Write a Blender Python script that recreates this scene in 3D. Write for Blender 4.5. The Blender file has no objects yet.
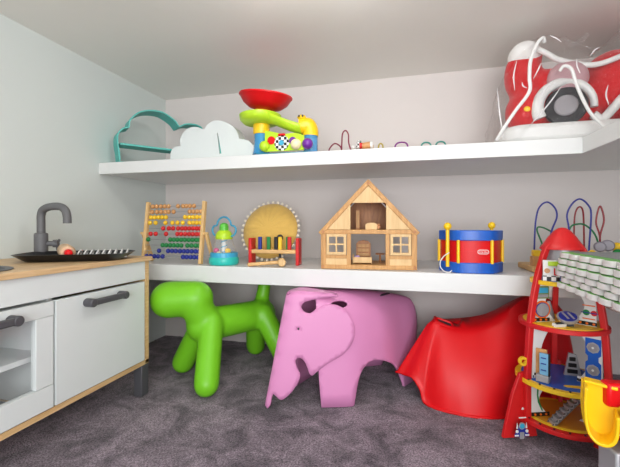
import bpy, bmesh, math, random
from mathutils import Vector, Matrix, Euler, noise
from mathutils.geometry import delaunay_2d_cdt
PI = math.pi
random.seed(7)
scene = bpy.context.scene
C = scene.collection

# ------------------------------------------------------------------ camera, light, exposure
cam_d = bpy.data.cameras.new('camera'); cam = bpy.data.objects.new('camera', cam_d); C.objects.link(cam)
cam.location = (0, 0, .617); cam.rotation_euler = (PI/2, 0, .2546)
cam_d.sensor_width = 36; cam_d.lens = 365/620*36; cam_d.shift_y = -7.5/620; cam_d.clip_start = .02
scene.camera = cam

world = bpy.data.worlds.new('ambient_fill'); scene.world = world; world.use_nodes = True  # even ambient fill entering from the open side behind the camera
bg = world.node_tree.nodes['Background']; bg.inputs[0].default_value = (.95, .98, 1, 1); bg.inputs[1].default_value = .7

def area(name, loc, target, size, power, color=(1, 1, 1), shape='DISK', size_y=None):
    l = bpy.data.lights.new(name, 'AREA'); l.shape = shape; l.size = size; l.energy = power; l.color = color
    if size_y: l.size_y = size_y
    o = bpy.data.objects.new(name, l); C.objects.link(o); o.location = loc
    o.rotation_euler = (Vector(target)-Vector(loc)).to_track_quat('-Z', 'Y').to_euler()
    return o
area('front_fill', (.30, -1.05, .72), (-.15, 1.5, .80), 1.2, 27, (.97, .985, 1), 'RECTANGLE', .9)  # added frontal fill behind the camera, lifts ceiling and shelf recesses

vs = scene.view_settings
scene.display_settings.display_device = 'sRGB'
vs.view_transform = 'Standard'; vs.look = 'None'; vs.gamma = 1; vs.use_curve_mapping = False; vs.exposure = .4

# ------------------------------------------------------------------ materials
def lin(c):
    return tuple(((v/255)/12.92 if v/255 <= .04045 else ((v/255+.055)/1.055)**2.4) for v in c)
def mat(name, rgb, rough=.5, spec=.5, var=.06, scale=30, bump=0, bscale=200, metal=0, coat=0, trans=0, sheen=0, alpha=1):
    m = bpy.data.materials.new(name); m.use_nodes = True
    nt = m.node_tree; b = nt.nodes['Principled BSDF']; c = lin(rgb)
    tc = nt.nodes.new('ShaderNodeTexCoord')
    n = nt.nodes.new('ShaderNodeTexNoise'); n.inputs['Scale'].default_value = scale; n.inputs['Detail'].default_value = 4
    nt.links.new(tc.outputs['Object'], n.inputs['Vector'])
    r = nt.nodes.new('ShaderNodeMix'); r.data_type = 'RGBA'
    r.inputs['A'].default_value = (*[v*(1-var) for v in c], 1); r.inputs['B'].default_value = (*[min(1, v*(1+var)) for v in c], 1)
    nt.links.new(n.outputs['Fac'], r.inputs['Factor']); nt.links.new(r.outputs['Result'], b.inputs['Base Color'])
    b.inputs['Roughness'].default_value = rough; b.inputs['Specular IOR Level'].default_value = spec
    b.inputs['Metallic'].default_value = metal; b.inputs['Coat Weight'].default_value = coat
    b.inputs['Transmission Weight'].default_value = trans; b.inputs['Sheen Weight'].default_value = sheen
    if bump:
        n2 = nt.nodes.new('ShaderNodeTexNoise'); n2.inputs['Scale'].default_value = bscale
        nt.links.new(tc.outputs['Object'], n2.inputs['Vector'])
        bp = nt.nodes.new('ShaderNodeBump'); bp.inputs['Strength'].default_value = bump; bp.inputs['Distance'].default_value = .002
        nt.links.new(n2.outputs['Fac'], bp.inputs['Height']); nt.links.new(bp.outputs['Normal'], b.inputs['Normal'])
    return m
def wood(name, rgb, rgb2, rough=.5, scale=(3, 60, 60), dist=2.0):
    m = mat(name, rgb, rough); nt = m.node_tree; b = nt.nodes['Principled BSDF']
    tc = nt.nodes['Texture Coordinate']; mp = nt.nodes.new('ShaderNodeMapping'); mp.inputs['Scale'].default_value = scale
    n = nt.nodes.new('ShaderNodeTexNoise'); n.inputs['Scale'].default_value = 1; n.inputs['Detail'].default_value = 5; n.inputs['Distortion'].default_value = dist
    cr = nt.nodes.new('ShaderNodeValToRGB'); cr.color_ramp.elements[0].position = .3; cr.color_ramp.elements[1].position = .7
    cr.color_ramp.elements[0].color = (*lin(rgb2), 1); cr.color_ramp.elements[1].color = (*lin(rgb), 1)
    nt.links.new(tc.outputs['Object'], mp.inputs['Vector']); nt.links.new(mp.outputs['Vector'], n.inputs['Vector'])
    nt.links.new(n.outputs['Fac'], cr.inputs['Fac']); nt.links.new(cr.outputs['Color'], b.inputs['Base Color'])
    return m
def checker(name, a, b_, scale, rough=.5):
    m = mat(name, a, rough); nt = m.node_tree; b = nt.nodes['Principled BSDF']
    ck = nt.nodes.new('ShaderNodeTexChecker'); ck.inputs['Scale'].default_value = scale
    ck.inputs['Color1'].default_value = (*lin(a), 1); ck.inputs['Color2'].default_value = (*lin(b_), 1)
    nt.links.new(nt.nodes['Texture Coordinate'].outputs['Object'], ck.inputs['Vector']); nt.links.new(ck.outputs['Color'], b.inputs['Base Color'])
    return m
def clear(name, rgb, opacity, rough=.05, bump=0, bscale=15, grazing=.5):
    m = bpy.data.materials.new(name); m.use_nodes = True; nt = m.node_tree
    b = nt.nodes['Principled BSDF']; b.inputs['Base Color'].default_value = (*lin(rgb), 1); b.inputs['Roughness'].default_value = rough
    t = nt.nodes.new('ShaderNodeBsdfTransparent'); mx = nt.nodes.new('ShaderNodeMixShader'); out = nt.nodes['Material Output']
    g = nt.nodes.new('ShaderNodeBsdfGlossy'); g.inputs['Roughness'].default_value = rough; ad = nt.nodes.new('ShaderNodeMixShader')
    lw = nt.nodes.new('ShaderNodeLayerWeight'); lw.inputs['Blend'].default_value = .5
    pw = nt.nodes.new('ShaderNodeMath'); pw.operation = 'POWER'; pw.inputs[1].default_value = 4
    ml = nt.nodes.new('ShaderNodeMath'); ml.operation = 'MULTIPLY_ADD'; ml.inputs[1].default_value = grazing; ml.inputs[2].default_value = .035+.03*bump
    if bump:
        tc = nt.nodes.new('ShaderNodeTexCoord'); v = nt.nodes.new('ShaderNodeTexNoise'); v.inputs['Scale'].default_value = bscale; v.inputs['Distortion'].default_value = 2.5
        bp = nt.nodes.new('ShaderNodeBump'); bp.inputs['Strength'].default_value = bump; bp.inputs['Distance'].default_value = .04
        nt.links.new(tc.outputs['Object'], v.inputs['Vector']); nt.links.new(v.outputs['Fac'], bp.inputs['Height'])
        nt.links.new(bp.outputs['Normal'], g.inputs['Normal'])
    nt.links.new(lw.outputs['Facing'], pw.inputs[0]); nt.links.new(pw.outputs[0], ml.inputs[0])
    ad.inputs[0].default_value = opacity; nt.links.new(t.outputs[0], ad.inputs[1]); nt.links.new(b.outputs[0], ad.inputs[2])
    nt.links.new(ml.outputs[0], mx.inputs[0]); nt.links.new(ad.outputs[0], mx.inputs[1]); nt.links.new(g.outputs[0], mx.inputs[2]); nt.links.new(mx.outputs[0], out.inputs[0])
    return m
WALL = mat('white_wall_cool_light_tint', (211, 218, 215), .6, .3, .015, 6, .15, 120)  # cool cast of the light mixed into the left wall colour
WALLW = mat('white_wall_warm_bounce_tint', (219, 212, 209), .6, .3, .015, 6, .15, 120)  # pinkish bounce light mixed into the back and right wall colour
CEIL = mat('ceiling_paint', (238, 236, 230), .45, .35, .015, 6, .1, 120)
SHELF = mat('white_satin_shelf', (222, 223, 222), .35, .5, .02, 20)
WHITE = mat('white_lacquer', (216, 222, 221), .35, .5, .02, 12)
WHITEP = mat('white_plastic', (228, 228, 226), .35)
PLY = wood('birch_ply', (224, 190, 140), (200, 160, 108), .5, (60, 4, 60))
TOPW = wood('oak_worktop', (222, 190, 146), (196, 160, 114), .45, (70, 5, 70))
BEECH = wood('pale_beech', (232, 196, 140), (214, 172, 112), .5, (60, 60, 5))
BEECHX = wood('pale_beech_lengthwise', (226, 186, 128), (205, 160, 100), .5, (5, 60, 60))
PINE = wood('honey_pine', (208, 158, 96), (182, 130, 70), .5, (50, 50, 5))
PINEL = wood('light_pine', (226, 192, 138), (210, 172, 116), .5, (50, 50, 6))
PINED = wood('warm_brown_wood', (190, 128, 74), (160, 100, 54), .5, (40, 40, 8))
GREY = mat('grey_plastic', (98, 98, 100), .5)
DARKG = mat('dark_grey_plastic', (76, 76, 80), .45)
BLACK = mat('black_plastic', (22, 22, 24), .35)
CHAR = mat('charcoal', (50, 50, 54), .5)
RED = mat('red_plastic', (214, 14, 22), .4, .3, .04)
REDW = mat('red_painted_wood', (206, 28, 30), .4, .5, .05)
REDF = mat('red_plush', (208, 22, 30), .85, .2, .12, 60, .5, 300, sheen=.3)
BLUE = mat('blue_plastic', (22, 92, 190), .35)
BLUED = mat('dark_blue_paint', (30, 44, 140), .4)
YEL = mat('yellow_plastic', (246, 200, 24), .35)
YELW = mat('yellow_painted_wood', (240, 196, 40), .4)
GREENP = mat('green_paint', (20, 128, 62), .4)
DOGG = mat('lime_green_plastic', (118, 197, 35), .4, .4, .03, 10, .04, 400)
PINK = mat('pink_plastic', (216, 140, 188), .45, .45, .02, 10, .03, 300)
LIME = mat('lime_plastic', (182, 220, 40), .35)
TEAL = mat('teal_paint', (88, 186, 176), .5)
TEALP = mat('teal_plastic', (44, 190, 178), .35)
BLUEC = mat('sky_blue_plastic', (62, 168, 206), .3)
SILV = mat('silver_grey_paint', (170, 170, 174), .35, .5, .04, 30, metal=.3)
MUST = mat('mustard_linen', (224, 184, 98), .9, .2, .08, 200, .6, 500, sheen=.3)
POM = mat('cream_cotton', (238, 230, 214), .95, .2, .06, 100, .5, 400)
MAROON = mat('maroon_wire', (126, 24, 56), .4)
OLIVE = mat('olive_wire', (176, 158, 70), .4)
PURP = mat('purple_wire', (126, 46, 130), .4)
TEALW = mat('teal_wire', (60, 140, 130), .4)
STEEL = mat('steel_wire', (190, 190, 194), .3, metal=.9)
TAN = wood('tan_bead_wood', (214, 160, 104), (196, 140, 84), .4, (20, 20, 20))
MAGENTA = mat('magenta_plastic', (214, 60, 130), .3)
PURPLE = mat('purple_plastic', (110, 40, 150), .3)
ROADG = mat('road_grey', (136, 138, 140), .6)
GRASS = mat('grass_green_paint', (104, 168, 84), .55)
ORANGE = mat('orange_paint', (232, 110, 30), .4)
ORDK = mat('ochre_floor_paint', (206, 138, 34), .45)
CREAM = mat('cream_plastic', (240, 226, 180), .4)
PADG = mat('dusty_pink_vinyl', (190, 150, 156), .5)
RUBBER = mat('black_plush', (38, 38, 42), .75)
HUB = mat('grey_plush', (150, 146, 150), .7)
LILAC = mat('lilac_cloth', (190, 160, 210), .8)
CHECK = checker('black_white_checks', (240, 240, 238), (20, 20, 22), 130)
CHECKB = checker('big_black_white_checks', (240, 240, 238), (20, 20, 22), 90)
BAG = clear('clear_bag_film', (245, 240, 242), .012, .16, 1.0, 26, .25)
CLEAR = clear('clear_plastic_dome', (240, 248, 250), .10, .05)
CLEARB = clear('clear_blue_plastic', (60, 160, 220), .62, .08)

def carpet_mat():
    m = mat('plum_grey_carpet', (98, 88, 98), .95, .1); nt = m.node_tree; b = nt.nodes['Principled BSDF']
    tc = nt.nodes['Texture Coordinate']
    def nz(s, d, dist=0):
        n = nt.nodes.new('ShaderNodeTexNoise'); n.inputs['Scale'].default_value = s; n.inputs['Detail'].default_value = d; n.inputs['Distortion'].default_value = dist
        nt.links.new(tc.outputs['Object'], n.inputs['Vector']); return n
    big, fine = nz(8, 9, .9), nz(230, 4)
    big.inputs['Roughness'].default_value = .68
    cr = nt.nodes.new('ShaderNodeValToRGB'); e = cr.color_ramp.elements
    e[0].position = .37; e[0].color = (*lin((84, 74, 84)), 1); e[1].position = .61; e[1].color = (*lin((152, 138, 149)), 1)
    nt.links.new(big.outputs['Fac'], cr.inputs['Fac'])
    cf = nt.nodes.new('ShaderNodeValToRGB'); e = cf.color_ramp.elements
    e[0].position = .34; e[0].color = (.35, .33, .35, 1); e[1].position = .66; e[1].color = (1.45, 1.45, 1.45, 1)
    nt.links.new(fine.outputs['Fac'], cf.inputs['Fac'])
    mx = nt.nodes.new('ShaderNodeMix'); mx.data_type = 'RGBA'; mx.blend_type = 'MULTIPLY'; mx.inputs['Factor'].default_value = 1
    nt.links.new(cr.outputs['Color'], mx.inputs['A']); nt.links.new(cf.outputs['Color'], mx.inputs['B']); nt.links.new(mx.outputs['Result'], b.inputs['Base Color'])
    bp = nt.nodes.new('ShaderNodeBump'); bp.inputs['Strength'].default_value = .9; bp.inputs['Distance'].default_value = .006
    nt.links.new(fine.outputs['Fac'], bp.inputs['Height']); nt.links.new(bp.outputs['Normal'], b.inputs['Normal'])
    b.inputs['Sheen Weight'].default_value = .25
    return m
CARPET = carpet_mat()

# ------------------------------------------------------------------ geometry helpers
def crom(pts, n=8, closed=False):
    P = [Vector(p) for p in pts]; out = []; N = len(P)
    rng = range(N) if closed else range(N-1)
    for i in rng:
        p1, p2 = P[i], P[(i+1) % N]
        p0 = P[(i-1) % N] if (closed or i) else p1*2-p2
        p3 = P[(i+2) % N] if (closed or i+2 < N) else p2*2-p1
        for k in range(n):
            t = k/n
            out.append(.5*((2*p1)+(p2-p0)*t+(2*p0-5*p1+4*p2-p3)*t*t+(3*p1-p0-3*p2+p3)*t**3))
    if not closed: out.append(P[-1])
    return out
def rrect(w, h, r, n=5):
    o = []
    for cx, cy, a in ((w/2-r, h/2-r, 0), (-w/2+r, h/2-r, PI/2), (-w/2+r, -h/2+r, PI), (w/2-r, -h/2+r, 1.5*PI)):
        for k in range(n+1):
            t = a+PI/2*k/n; o.append((cx+r*math.cos(t), cy+r*math.sin(t)))
    return o
def frame_to(z):
    z = Vector(z).normalized(); x = Vector((0, 0, 1)).cross(z)
    if x.length < 1e-4: x = Vector((1, 0, 0))
    x.normalize(); y = z.cross(x)
    return Matrix((x, y, z)).transposed()
def in_poly(x, y, P):
    c = False; j = len(P)-1
    for i in range(len(P)):
        (xi, yi), (xj, yj) = P[i][:2], P[j][:2]
        if (yi > y) != (yj > y) and x < (xj-xi)*(y-yi)/(yj-yi)+xi: c = not c
        j = i
    return c
def tri_fill(poly, holes, pts, ed):
    v2, e2, f2, *_ = delaunay_2d_cdt(pts, ed, [], 0, 1e-6); o = []
    for f in f2:
        x = sum(v2[i].x for i in f)/3; y = sum(v2[i].y for i in f)/3
        if in_poly(x, y, poly) and not any(in_poly(x, y, h_) for h_ in holes): o.append(tuple(f))
    return v2, o
class MB:
    def __init__(s): s.bm = bmesh.new()
    def add(s, vs, fs):
        v = [s.bm.verts.new(p) for p in vs]
        for f in fs:
            try: s.bm.faces.new([v[i] for i in f])
            except ValueError: pass
        return s
    def box(s, c, size, rz=0, R=None):
        R = R or Matrix.Rotation(rz, 3, 'Z'); c = Vector(c); a, b, d = [q/2 for q in size]
        vs = [c+R @ Vector((x*a, y*b, z*d)) for x in (-1, 1) for y in (-1, 1) for z in (-1, 1)]
        return s.add(vs, [(0, 1, 3, 2), (4, 6, 7, 5), (0, 4, 5, 1), (2, 3, 7, 6), (0, 2, 6, 4), (1, 5, 7, 3)])
    def bx(s, x0, x1, y0, y1, z0, z1): return s.box(((x0+x1)/2, (y0+y1)/2, (z0+z1)/2), (x1-x0, y1-y0, z1-z0))
    def lathe(s, prof, c=(0, 0, 0), n=32, axis=(0, 0, 1)):
        R = frame_to(axis) if tuple(axis) != (0, 0, 1) else Matrix.Identity(3); c = Vector(c); vs = []; fs = []; idx = []
        for r, z in prof:
            if r < 1e-6: idx.append([len(vs)]); vs.append(c+R @ Vector((0, 0, z)))
            else:
                idx.append(list(range(len(vs), len(vs)+n)))
                vs += [c+R @ Vector((r*math.cos(2*PI*k/n), r*math.sin(2*PI*k/n), z)) for k in range(n)]
        for a, b in zip(idx, idx[1:]):
            for k in range(n):
                q = (k+1) % n
                if len(a) == 1 and len(b) > 1: fs.append((a[0], b[k], b[q]))
                elif len(b) == 1 and len(a) > 1: fs.append((a[k], b[0], a[q]))
                elif len(a) > 1: fs.append((a[k], b[k], b[q], a[q]))
        return s.add(vs, fs)
    def cyl(s, p0, p1, r0, r1=None, n=24):
        p0, p1 = Vector(p0), Vector(p1); h = (p1-p0).length; r1 = r0 if r1 is None else r1
        return s.lathe([(0, 0), (r0, 0), (r1, h), (0, h)], p0, n, p1-p0)
    def sph(s, c, r, n=20, sc=(1, 1, 1)):
        m = n//2; vs = []; c = Vector(c)
        prof = [(r*math.sin(PI*k/m), -r*math.cos(PI*k/m)) for k in range(m+1)]
        st = len(s.bm.verts); s.lathe([(max(a, 0) if 0 < k < m else 0, b) for k, (a, b) in enumerate(prof)], (0, 0, 0), n)
        s.bm.verts.ensure_lookup_table()
        for v in s.bm.verts[st:]: v.co = c+Vector((v.co.x*sc[0], v.co.y*sc[1], v.co.z*sc[2]))
        return s
    def capsule(s, p0, p1, r0, r1=None, n=24, m=6):
        p0, p1 = Vector(p0), Vector(p1); h = (p1-p0).length; r1 = r0 if r1 is None else r1
        pr = [(r0*math.sin(PI/2*k/m), -r0*math.cos(PI/2*k/m)) for k in range(m+1)]+[(r1*math.cos(PI/2*k/m), h+r1*math.sin(PI/2*k/m)) for k in range(m+1)]
        pr[0] = (0, pr[0][1]); pr[-1] = (0, pr[-1][1])
        return s.lathe(pr, p0, n, p1-p0)
    def tube(s, pts, r, n=10, closed=False, smooth=8, flat=None):
        P = crom(pts, smooth, closed) if smooth else [Vector(p) for p in pts]; N = len(P); vs = []; fs = []; up = None
        for i in range(N):
            a = P[(i-1) % N] if (closed or i) else P[i]; b = P[(i+1) % N] if (closed or i < N-1) else P[i]
            t = (b-a).normalized()
            if up is None: up = t.orthogonal().normalized()
            up = (up-t*up.dot(t)).normalized(); sd = t.cross(up)
            rr = r(i/(N-1)) if callable(r) else r
            for k in range(n):
                q = 2*PI*k/n; vs.append(P[i]+up*(rr*math.cos(q))+sd*(rr*math.sin(q)))
        for i in range(N if closed else N-1):
            j = (i+1) % N
            for k in range(n): fs.append((i*n+k, i*n+(k+1) % n, j*n+(k+1) % n, j*n+k))
        if not closed: fs += [tuple(reversed(range(n))), tuple(range((N-1)*n, N*n))]
        return s.add(vs, fs)
    def prism(s, poly, d0, d1, M=None):
        M = M or Matrix.Identity(4); n = len(poly)
        vs = [M @ Vector((x, y, d0)) for x, y in poly]+[M @ Vector((x, y, d1)) for x, y in poly]
        return s.add(vs, [tuple(reversed(range(n))), tuple(range(n, 2*n))]+[(k, (k+1) % n, n+(k+1) % n, n+k) for k in range(n)])
    def plate(s, poly, holes, d0, d1, M=None):
        """flat board with holes, thickness d0..d1"""
        M = M or Matrix.Identity(4); loops = [poly]+holes; pts = []; ed = []
        for L in loops:
            o = len(pts); pts += [Vector(p) for p in L]; ed += [(o+k, o+(k+1) % len(L)) for k in range(len(L))]
        v2, f2 = tri_fill(poly, holes, pts, ed)
        nv = len(v2); vs = [M @ Vector((p.x, p.y, d0)) for p in v2]+[M @ Vector((p.x, p.y, d1)) for p in v2]
        fs = [tuple(reversed(f)) for f in f2]+[tuple(i+nv for i in f) for f in f2]
        cnt = {}
        for f in f2:
            for a, b in zip(f, list(f[1:])+[f[0]]): cnt[(a, b)] = 1
        for a, b in cnt:
            if (b, a) not in cnt: fs.append((a, b, b+nv, a+nv))
        return s.add(vs, fs)
    def sheet(s, poly, holes, step, fn):
        """triangulated sheet: 2-D outline with interior points, mapped to 3-D"""
        pts = []; ed = []
        for L in [poly]+holes:
            o = len(pts); pts += [Vector(p) for p in L]; ed += [(o+k, o+(k+1) % len(L)) for k in range(len(L))]
        x0 = min(p.x for p in pts); x1 = max(p.x for p in pts); y0 = min(p.y for p in pts); y1 = max(p.y for p in pts)
        bd = list(pts)
        for i in range(int((x1-x0)/step)+1):
            for j in range(int((y1-y0)/step)+1):
                p = Vector((x0+(i+.5*(j % 2))*step, y0+j*step))
                if min((p-b).length for b in bd) > step*.55: pts.append(p)
        v2, f2 = tri_fill(poly, holes, pts, ed)
        return s.add([fn(p.x, p.y) for p in v2], f2)
    def weld(s, d=1e-4): bmesh.ops.remove_doubles(s.bm, verts=s.bm.verts, dist=d); return s
    def mirror_y(s):
        g = bmesh.ops.duplicate(s.bm, geom=s.bm.verts[:]+s.bm.edges[:]+s.bm.faces[:])['geom']
        for v in g:
            if isinstance(v, bmesh.types.BMVert): v.co.y *= -1
        bmesh.ops.reverse_faces(s.bm, faces=[f for f in g if isinstance(f, bmesh.types.BMFace)])
        return s
    def xf(s, M): s.bm.transform(M); return s

def obj(name, mb, m, parent=None, bevel=0, ang=40, solid=0, sub=0, remesh=0, smooth=0, w=False, off=0, recalc=True, label=None, presmooth=False):
    me = bpy.data.meshes.new(name)
    if w and parent is not None:
        mb.bm.transform((Matrix.Translation(parent.location) @ parent.rotation_euler.to_matrix().to_4x4()).inverted())
    if recalc: bmesh.ops.recalc_face_normals(mb.bm, faces=mb.bm.faces)
    mb.bm.to_mesh(me); mb.bm.free()
    me.materials.append(m)
    for p in me.polygons: p.use_smooth = True
    me.set_sharp_from_angle(angle=math.radians(ang))
    o = bpy.data.objects.new(name, me); C.objects.link(o)
    if parent is not None: o.parent = parent
    if presmooth: q = o.modifiers.new('Smooth', 'SMOOTH'); q.iterations = smooth; q.factor = .5; smooth = 0
    if solid: q = o.modifiers.new('Solidify', 'SOLIDIFY'); q.thickness = solid; q.offset = off
    if remesh: q = o.modifiers.new('Remesh', 'REMESH'); q.mode = 'VOXEL'; q.voxel_size = remesh; q.use_smooth_shade = True
    if smooth: q = o.modifiers.new('Smooth', 'SMOOTH'); q.iterations = smooth; q.factor = .5
    if bevel: q = o.modifiers.new('Bevel', 'BEVEL'); q.width = bevel; q.segments = 2; q.limit_method = 'ANGLE'; q.angle_limit = math.radians(35)
    if sub: q = o.modifiers.new('Subdivision', 'SUBSURF'); q.levels = q.render_levels = sub
    if label: o['label'] = label
    return o
def tag(o, label, cat, group=None, kind=None):
    o['label'] = label; o['category'] = cat
    if group: o['group'] = group
    if kind: o['kind'] = kind
    return o
def thing(name, label, cat, loc=(0, 0, 0), rz=0, group=None):
    o = bpy.data.objects.new(name, None); C.objects.link(o); o.location = loc; o.rotation_euler = (0, 0, rz); o.empty_display_size = .03
    return tag(o, label, cat, group)
def dup(o, name, parent=None, loc=None):
    c = o.copy(); c.name = name; C.objects.link(c)
    if parent is not None: c.parent = parent
    if loc is not None: c.location = loc
    return c
def struct(name, mb, m, **k):
    o = obj(name, mb, m, **k); o['kind'] = 'structure'; return o
def text(name, body, size, M, m, parent, depth=.0006):
    cu = bpy.data.curves.new(name, 'FONT'); cu.body = body; cu.size = size; cu.extrude = depth; cu.align_x = 'CENTER'; cu.align_y = 'CENTER'
    t = bpy.data.objects.new(name, cu); C.objects.link(t)
    me = bpy.data.meshes.new_from_object(t.evaluated_get(bpy.context.evaluated_depsgraph_get()))
    bpy.data.objects.remove(t); me.transform(M); me.materials.clear(); me.materials.append(m)
    o = bpy.data.objects.new(name, me); C.objects.link(o); o.parent = parent; return o
def face_M(c, nrm):
    """matrix of a vertical face: local x to the right seen from outside, y up, z outward"""
    z = Vector(nrm).normalized(); y = Vector((0, 0, 1)); x = y.cross(z).normalized(); y = z.cross(x)
    return Matrix.Translation(c) @ Matrix((x, y, z)).transposed().to_4x4()

# ------------------------------------------------------------------ the room
XL, YB, XR, ZC = -1.316, 1.80, 1.0, 1.331
bm = MB(); N = 200
x0, x1, y0, y1 = XL, XR, -1.2, YB
vs_ = []
for j in range(N+1):
    for i in range(N+1):
        x = x0+(x1-x0)*i/N; y = y0+(y1-y0)*j/N
        vs_.append((x, y, -.003+.003*noise.noise(Vector((x*60, y*60, 0)))-.002*abs(noise.noise(Vector((x*9, y*9, 3))))))
bm.add(vs_, [(j*(N+1)+i, j*(N+1)+i+1, (j+1)*(N+1)+i+1, (j+1)*(N+1)+i) for j in range(N) for i in range(N)])
struct('floor', bm, CARPET, ang=180)
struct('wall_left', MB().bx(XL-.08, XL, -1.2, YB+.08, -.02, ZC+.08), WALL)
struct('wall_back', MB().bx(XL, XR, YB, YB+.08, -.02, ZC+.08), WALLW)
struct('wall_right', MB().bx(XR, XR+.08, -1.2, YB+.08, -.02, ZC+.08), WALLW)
struct('ceiling', MB().bx(XL, XR, -1.2, YB, ZC, ZC+.08), CEIL)

def lshelf(name, label, z0, z1, board, xl, yf=1.33, xr=.543, ye=.2):
    t = thing(name, label, 'shelf', ((xl+XR)/2, (yf+YB)/2, z0))
    poly = [(xl, yf+.012), (xr+.012, yf+.012), (xr+.012, ye), (XR-.001, ye), (XR-.001, YB-.001), (xl, YB-.001)]
    obj('board', MB().prism(poly, z1-board, z1), SHELF, t, w=True)
    obj('front_lip', MB().bx(xl, xr, yf, yf+.014, z0, z1+.0008), SHELF, t, bevel=.0015, w=True)
    obj('front_lip', MB().bx(xr, xr+.014, ye, yf+.014, z0, z1+.0008), SHELF, t, bevel=.0015, w=True)
    return t
lshelf('wall_shelf', 'upper white built-in shelf below the ceiling, turning the right corner', .846, .896, .045, XL+.001)
lshelf('wall_shelf', 'lower white built-in shelf carrying the abacus and doll house', .388, .454, .024, XL+.001)

t = thing('ceiling_lamp', 'round white globe ceiling lamp above the carpet', 'lamp', (-.22, .84, ZC))
obj('lamp_base', MB().lathe([(0, 0), (.05, 0), (.05, -.012), (0, -.012)], n=40), WHITEP, t)
GLOW = bpy.data.materials.new('lamp_globe_light'); GLOW.use_nodes = True; q = GLOW.node_tree.nodes['Principled BSDF']
q.inputs['Emission Color'].default_value = (1, .98, .95, 1); q.inputs['Emission Strength'].default_value = 34
obj('lamp_globe', MB().sph((0, 0, -.068), .058, 28), GLOW, t)

# ------------------------------------------------------------------ play kitchen along the left wall
FX, KY0, KY1 = -.916, .436, 1.156
K = thing('play_kitchen', 'white toy kitchen with light wood worktop and grey handles', 'toy kitchen', (-1.11, .8, 0))
KX0 = XL+.004
def kb(name, m, *b, bevel=.001, parent=K, label=None): return obj(name, MB().bx(*b), m, parent, bevel=bevel, w=True, label=label)
kb('side_panel', PLY, KX0, FX, 1.136, KY1, .115, .49); kb('side_panel', PLY, KX0, FX, KY0, KY0+.02, .115, .49)
kb('base_panel', PLY, KX0, FX, KY0, 1.156, .113, .129)
kb('back_panel', WHITE, KX0, KX0+.008, KY0+.02, 1.136, .129, .49)
kb('divider', WHITE, KX0+.008, FX-.02, .775, .79, .129, .42)
kb('inner_shelf', WHITE, KX0+.008, FX-.03, KY0+.02, .775, .262, .276)
kb('front_rail', WHITE, FX-.016, FX+.001, KY0, KY1-.022, .424, .49)
# worktop with a hole for the basin
SK = [(-1.06+.1*math.cos(a), .652+.084*math.sin(a)) for a in [2*PI*k/28 for k in range(28)]]
obj('worktop', MB().plate([(KX0, KY0-.01), (FX+.012, KY0-.01), (FX+.012, KY1+.004), (KX0, KY1+.004)], [SK], .49, .506), TOPW, K, w=True, bevel=.0012)
obj('sink_basin', MB().lathe([(0, -.07), (.075, -.068), (.09, -.05), (.1, 0), (.115, .001), (.115, .003), (.098, .003), (.086, -.047), (.072, -.064), (0, -.066)], n=36).xf(Matrix.Translation((-1.06, .652, .506)) @ Matrix.Diagonal((1, .84, 1, 1))), GREY, K, w=True)
# doors
dr = kb('door', WHITE, FX-.014, FX+.004, .781, 1.128, .132, .416)
# oven door: rails and stiles around an opening with a clear pane
dl = kb('oven_door', WHITE, FX-.014, FX+.004, KY0+.004, .775, .378, .416)
def child_w(name, mb, m, par, **k):
    mb.xf(Matrix.Translation(-K.location)); o = obj(name, mb, m, par, **k); return o
child_w('door_rail', MB().bx(FX-.014, FX+.004, KY0+.004, .775, .132, .1935), WHITE, dl, bevel=.0015)
for ya_, yb_ in ((.726, .775), (KY0+.004, KY0+.06)): child_w('door_stile', MB().bx(FX-.014, FX+.0035, ya_, yb_, .1942, .3773), WHITE, dl, bevel=.0015)
child_w('oven_pane', MB().add([(FX-.007, KY0+.06, .1935), (FX-.007, .726, .1935), (FX-.007, .726, .378), (FX-.007, KY0+.06, .378)], [(0, 1, 2, 3)]), CLEAR, dl)
def handle(par, ya, yb, z):
    child_w('handle', MB().box((FX+.028, (ya+yb)/2, z), (.014, yb-ya+.012, .018)), DARKG, par, bevel=.004, label='dark grey bar handle')
    for y in (ya, yb): child_w('handle_mount', MB().cyl((FX+.004, y, z), (FX+.036, y, z), .0125), DARKG, par, bevel=.003)
handle(dr, .877, 1.006, .391); handle(dl, .49, .662, .392)
for y in (1.137, KY0+.02):
    kb('leg', DARKG, FX-.036, FX-.001, y-.018, y+.018, 0, .114, bevel=.003); kb('leg', DARKG, KX0, KX0+.036, y-.018, y+.018, 0, .114, bevel=.003)
# tap
fx, fy = -1.215, .985
F_ = obj('faucet', MB().lathe([(0, .506), (.0205, .506), (.0205, .588), (.019, .592), (.013, .594), (0, .594)], (fx, fy, 0), 28), GREY, K, w=True, label='grey curved toy tap')
mb = MB().tube([(fx, fy, .592), (fx, fy, .63), (fx, fy, .652), (fx+.008, fy, .671), (fx+.03, fy, .681), (fx+.06, fy, .684), (fx+.088, fy, .681), (fx+.106, fy, .668), (fx+.112, fy, .648), (fx+.113, fy, .626)], .0128, 16)
child_w('spout', mb, GREY, F_)
mb = MB().cyl((fx, fy, .556), (fx+.034, fy+.022, .556), .009).cyl((fx+.03, fy+.02, .556), (fx+.043, fy+.028, .556), .013)
for k in range(3):
    a = 2*PI*k/3+.5; mb.capsule((fx+.04, fy+.026, .556), (fx+.041+.6*.02*math.cos(a), fy+.027-.8*.02*math.cos(a), .556+.02*math.sin(a)), .005, n=10, m=4)
child_w('tap_knob', mb, GREY, F_)
# dark baking tray in the oven
tag(obj('baking_tray', MB().prism(rrect(.26, .24, .03), .1295, .134, Matrix.Translation((-1.08, .625, 0))).prism(rrect(.27, .25, .03), .134, .14, Matrix.Translation((-1.08, .625, 0))), BLACK), 'black oven tray inside the toy kitchen behind the left door', 'tray')

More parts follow.
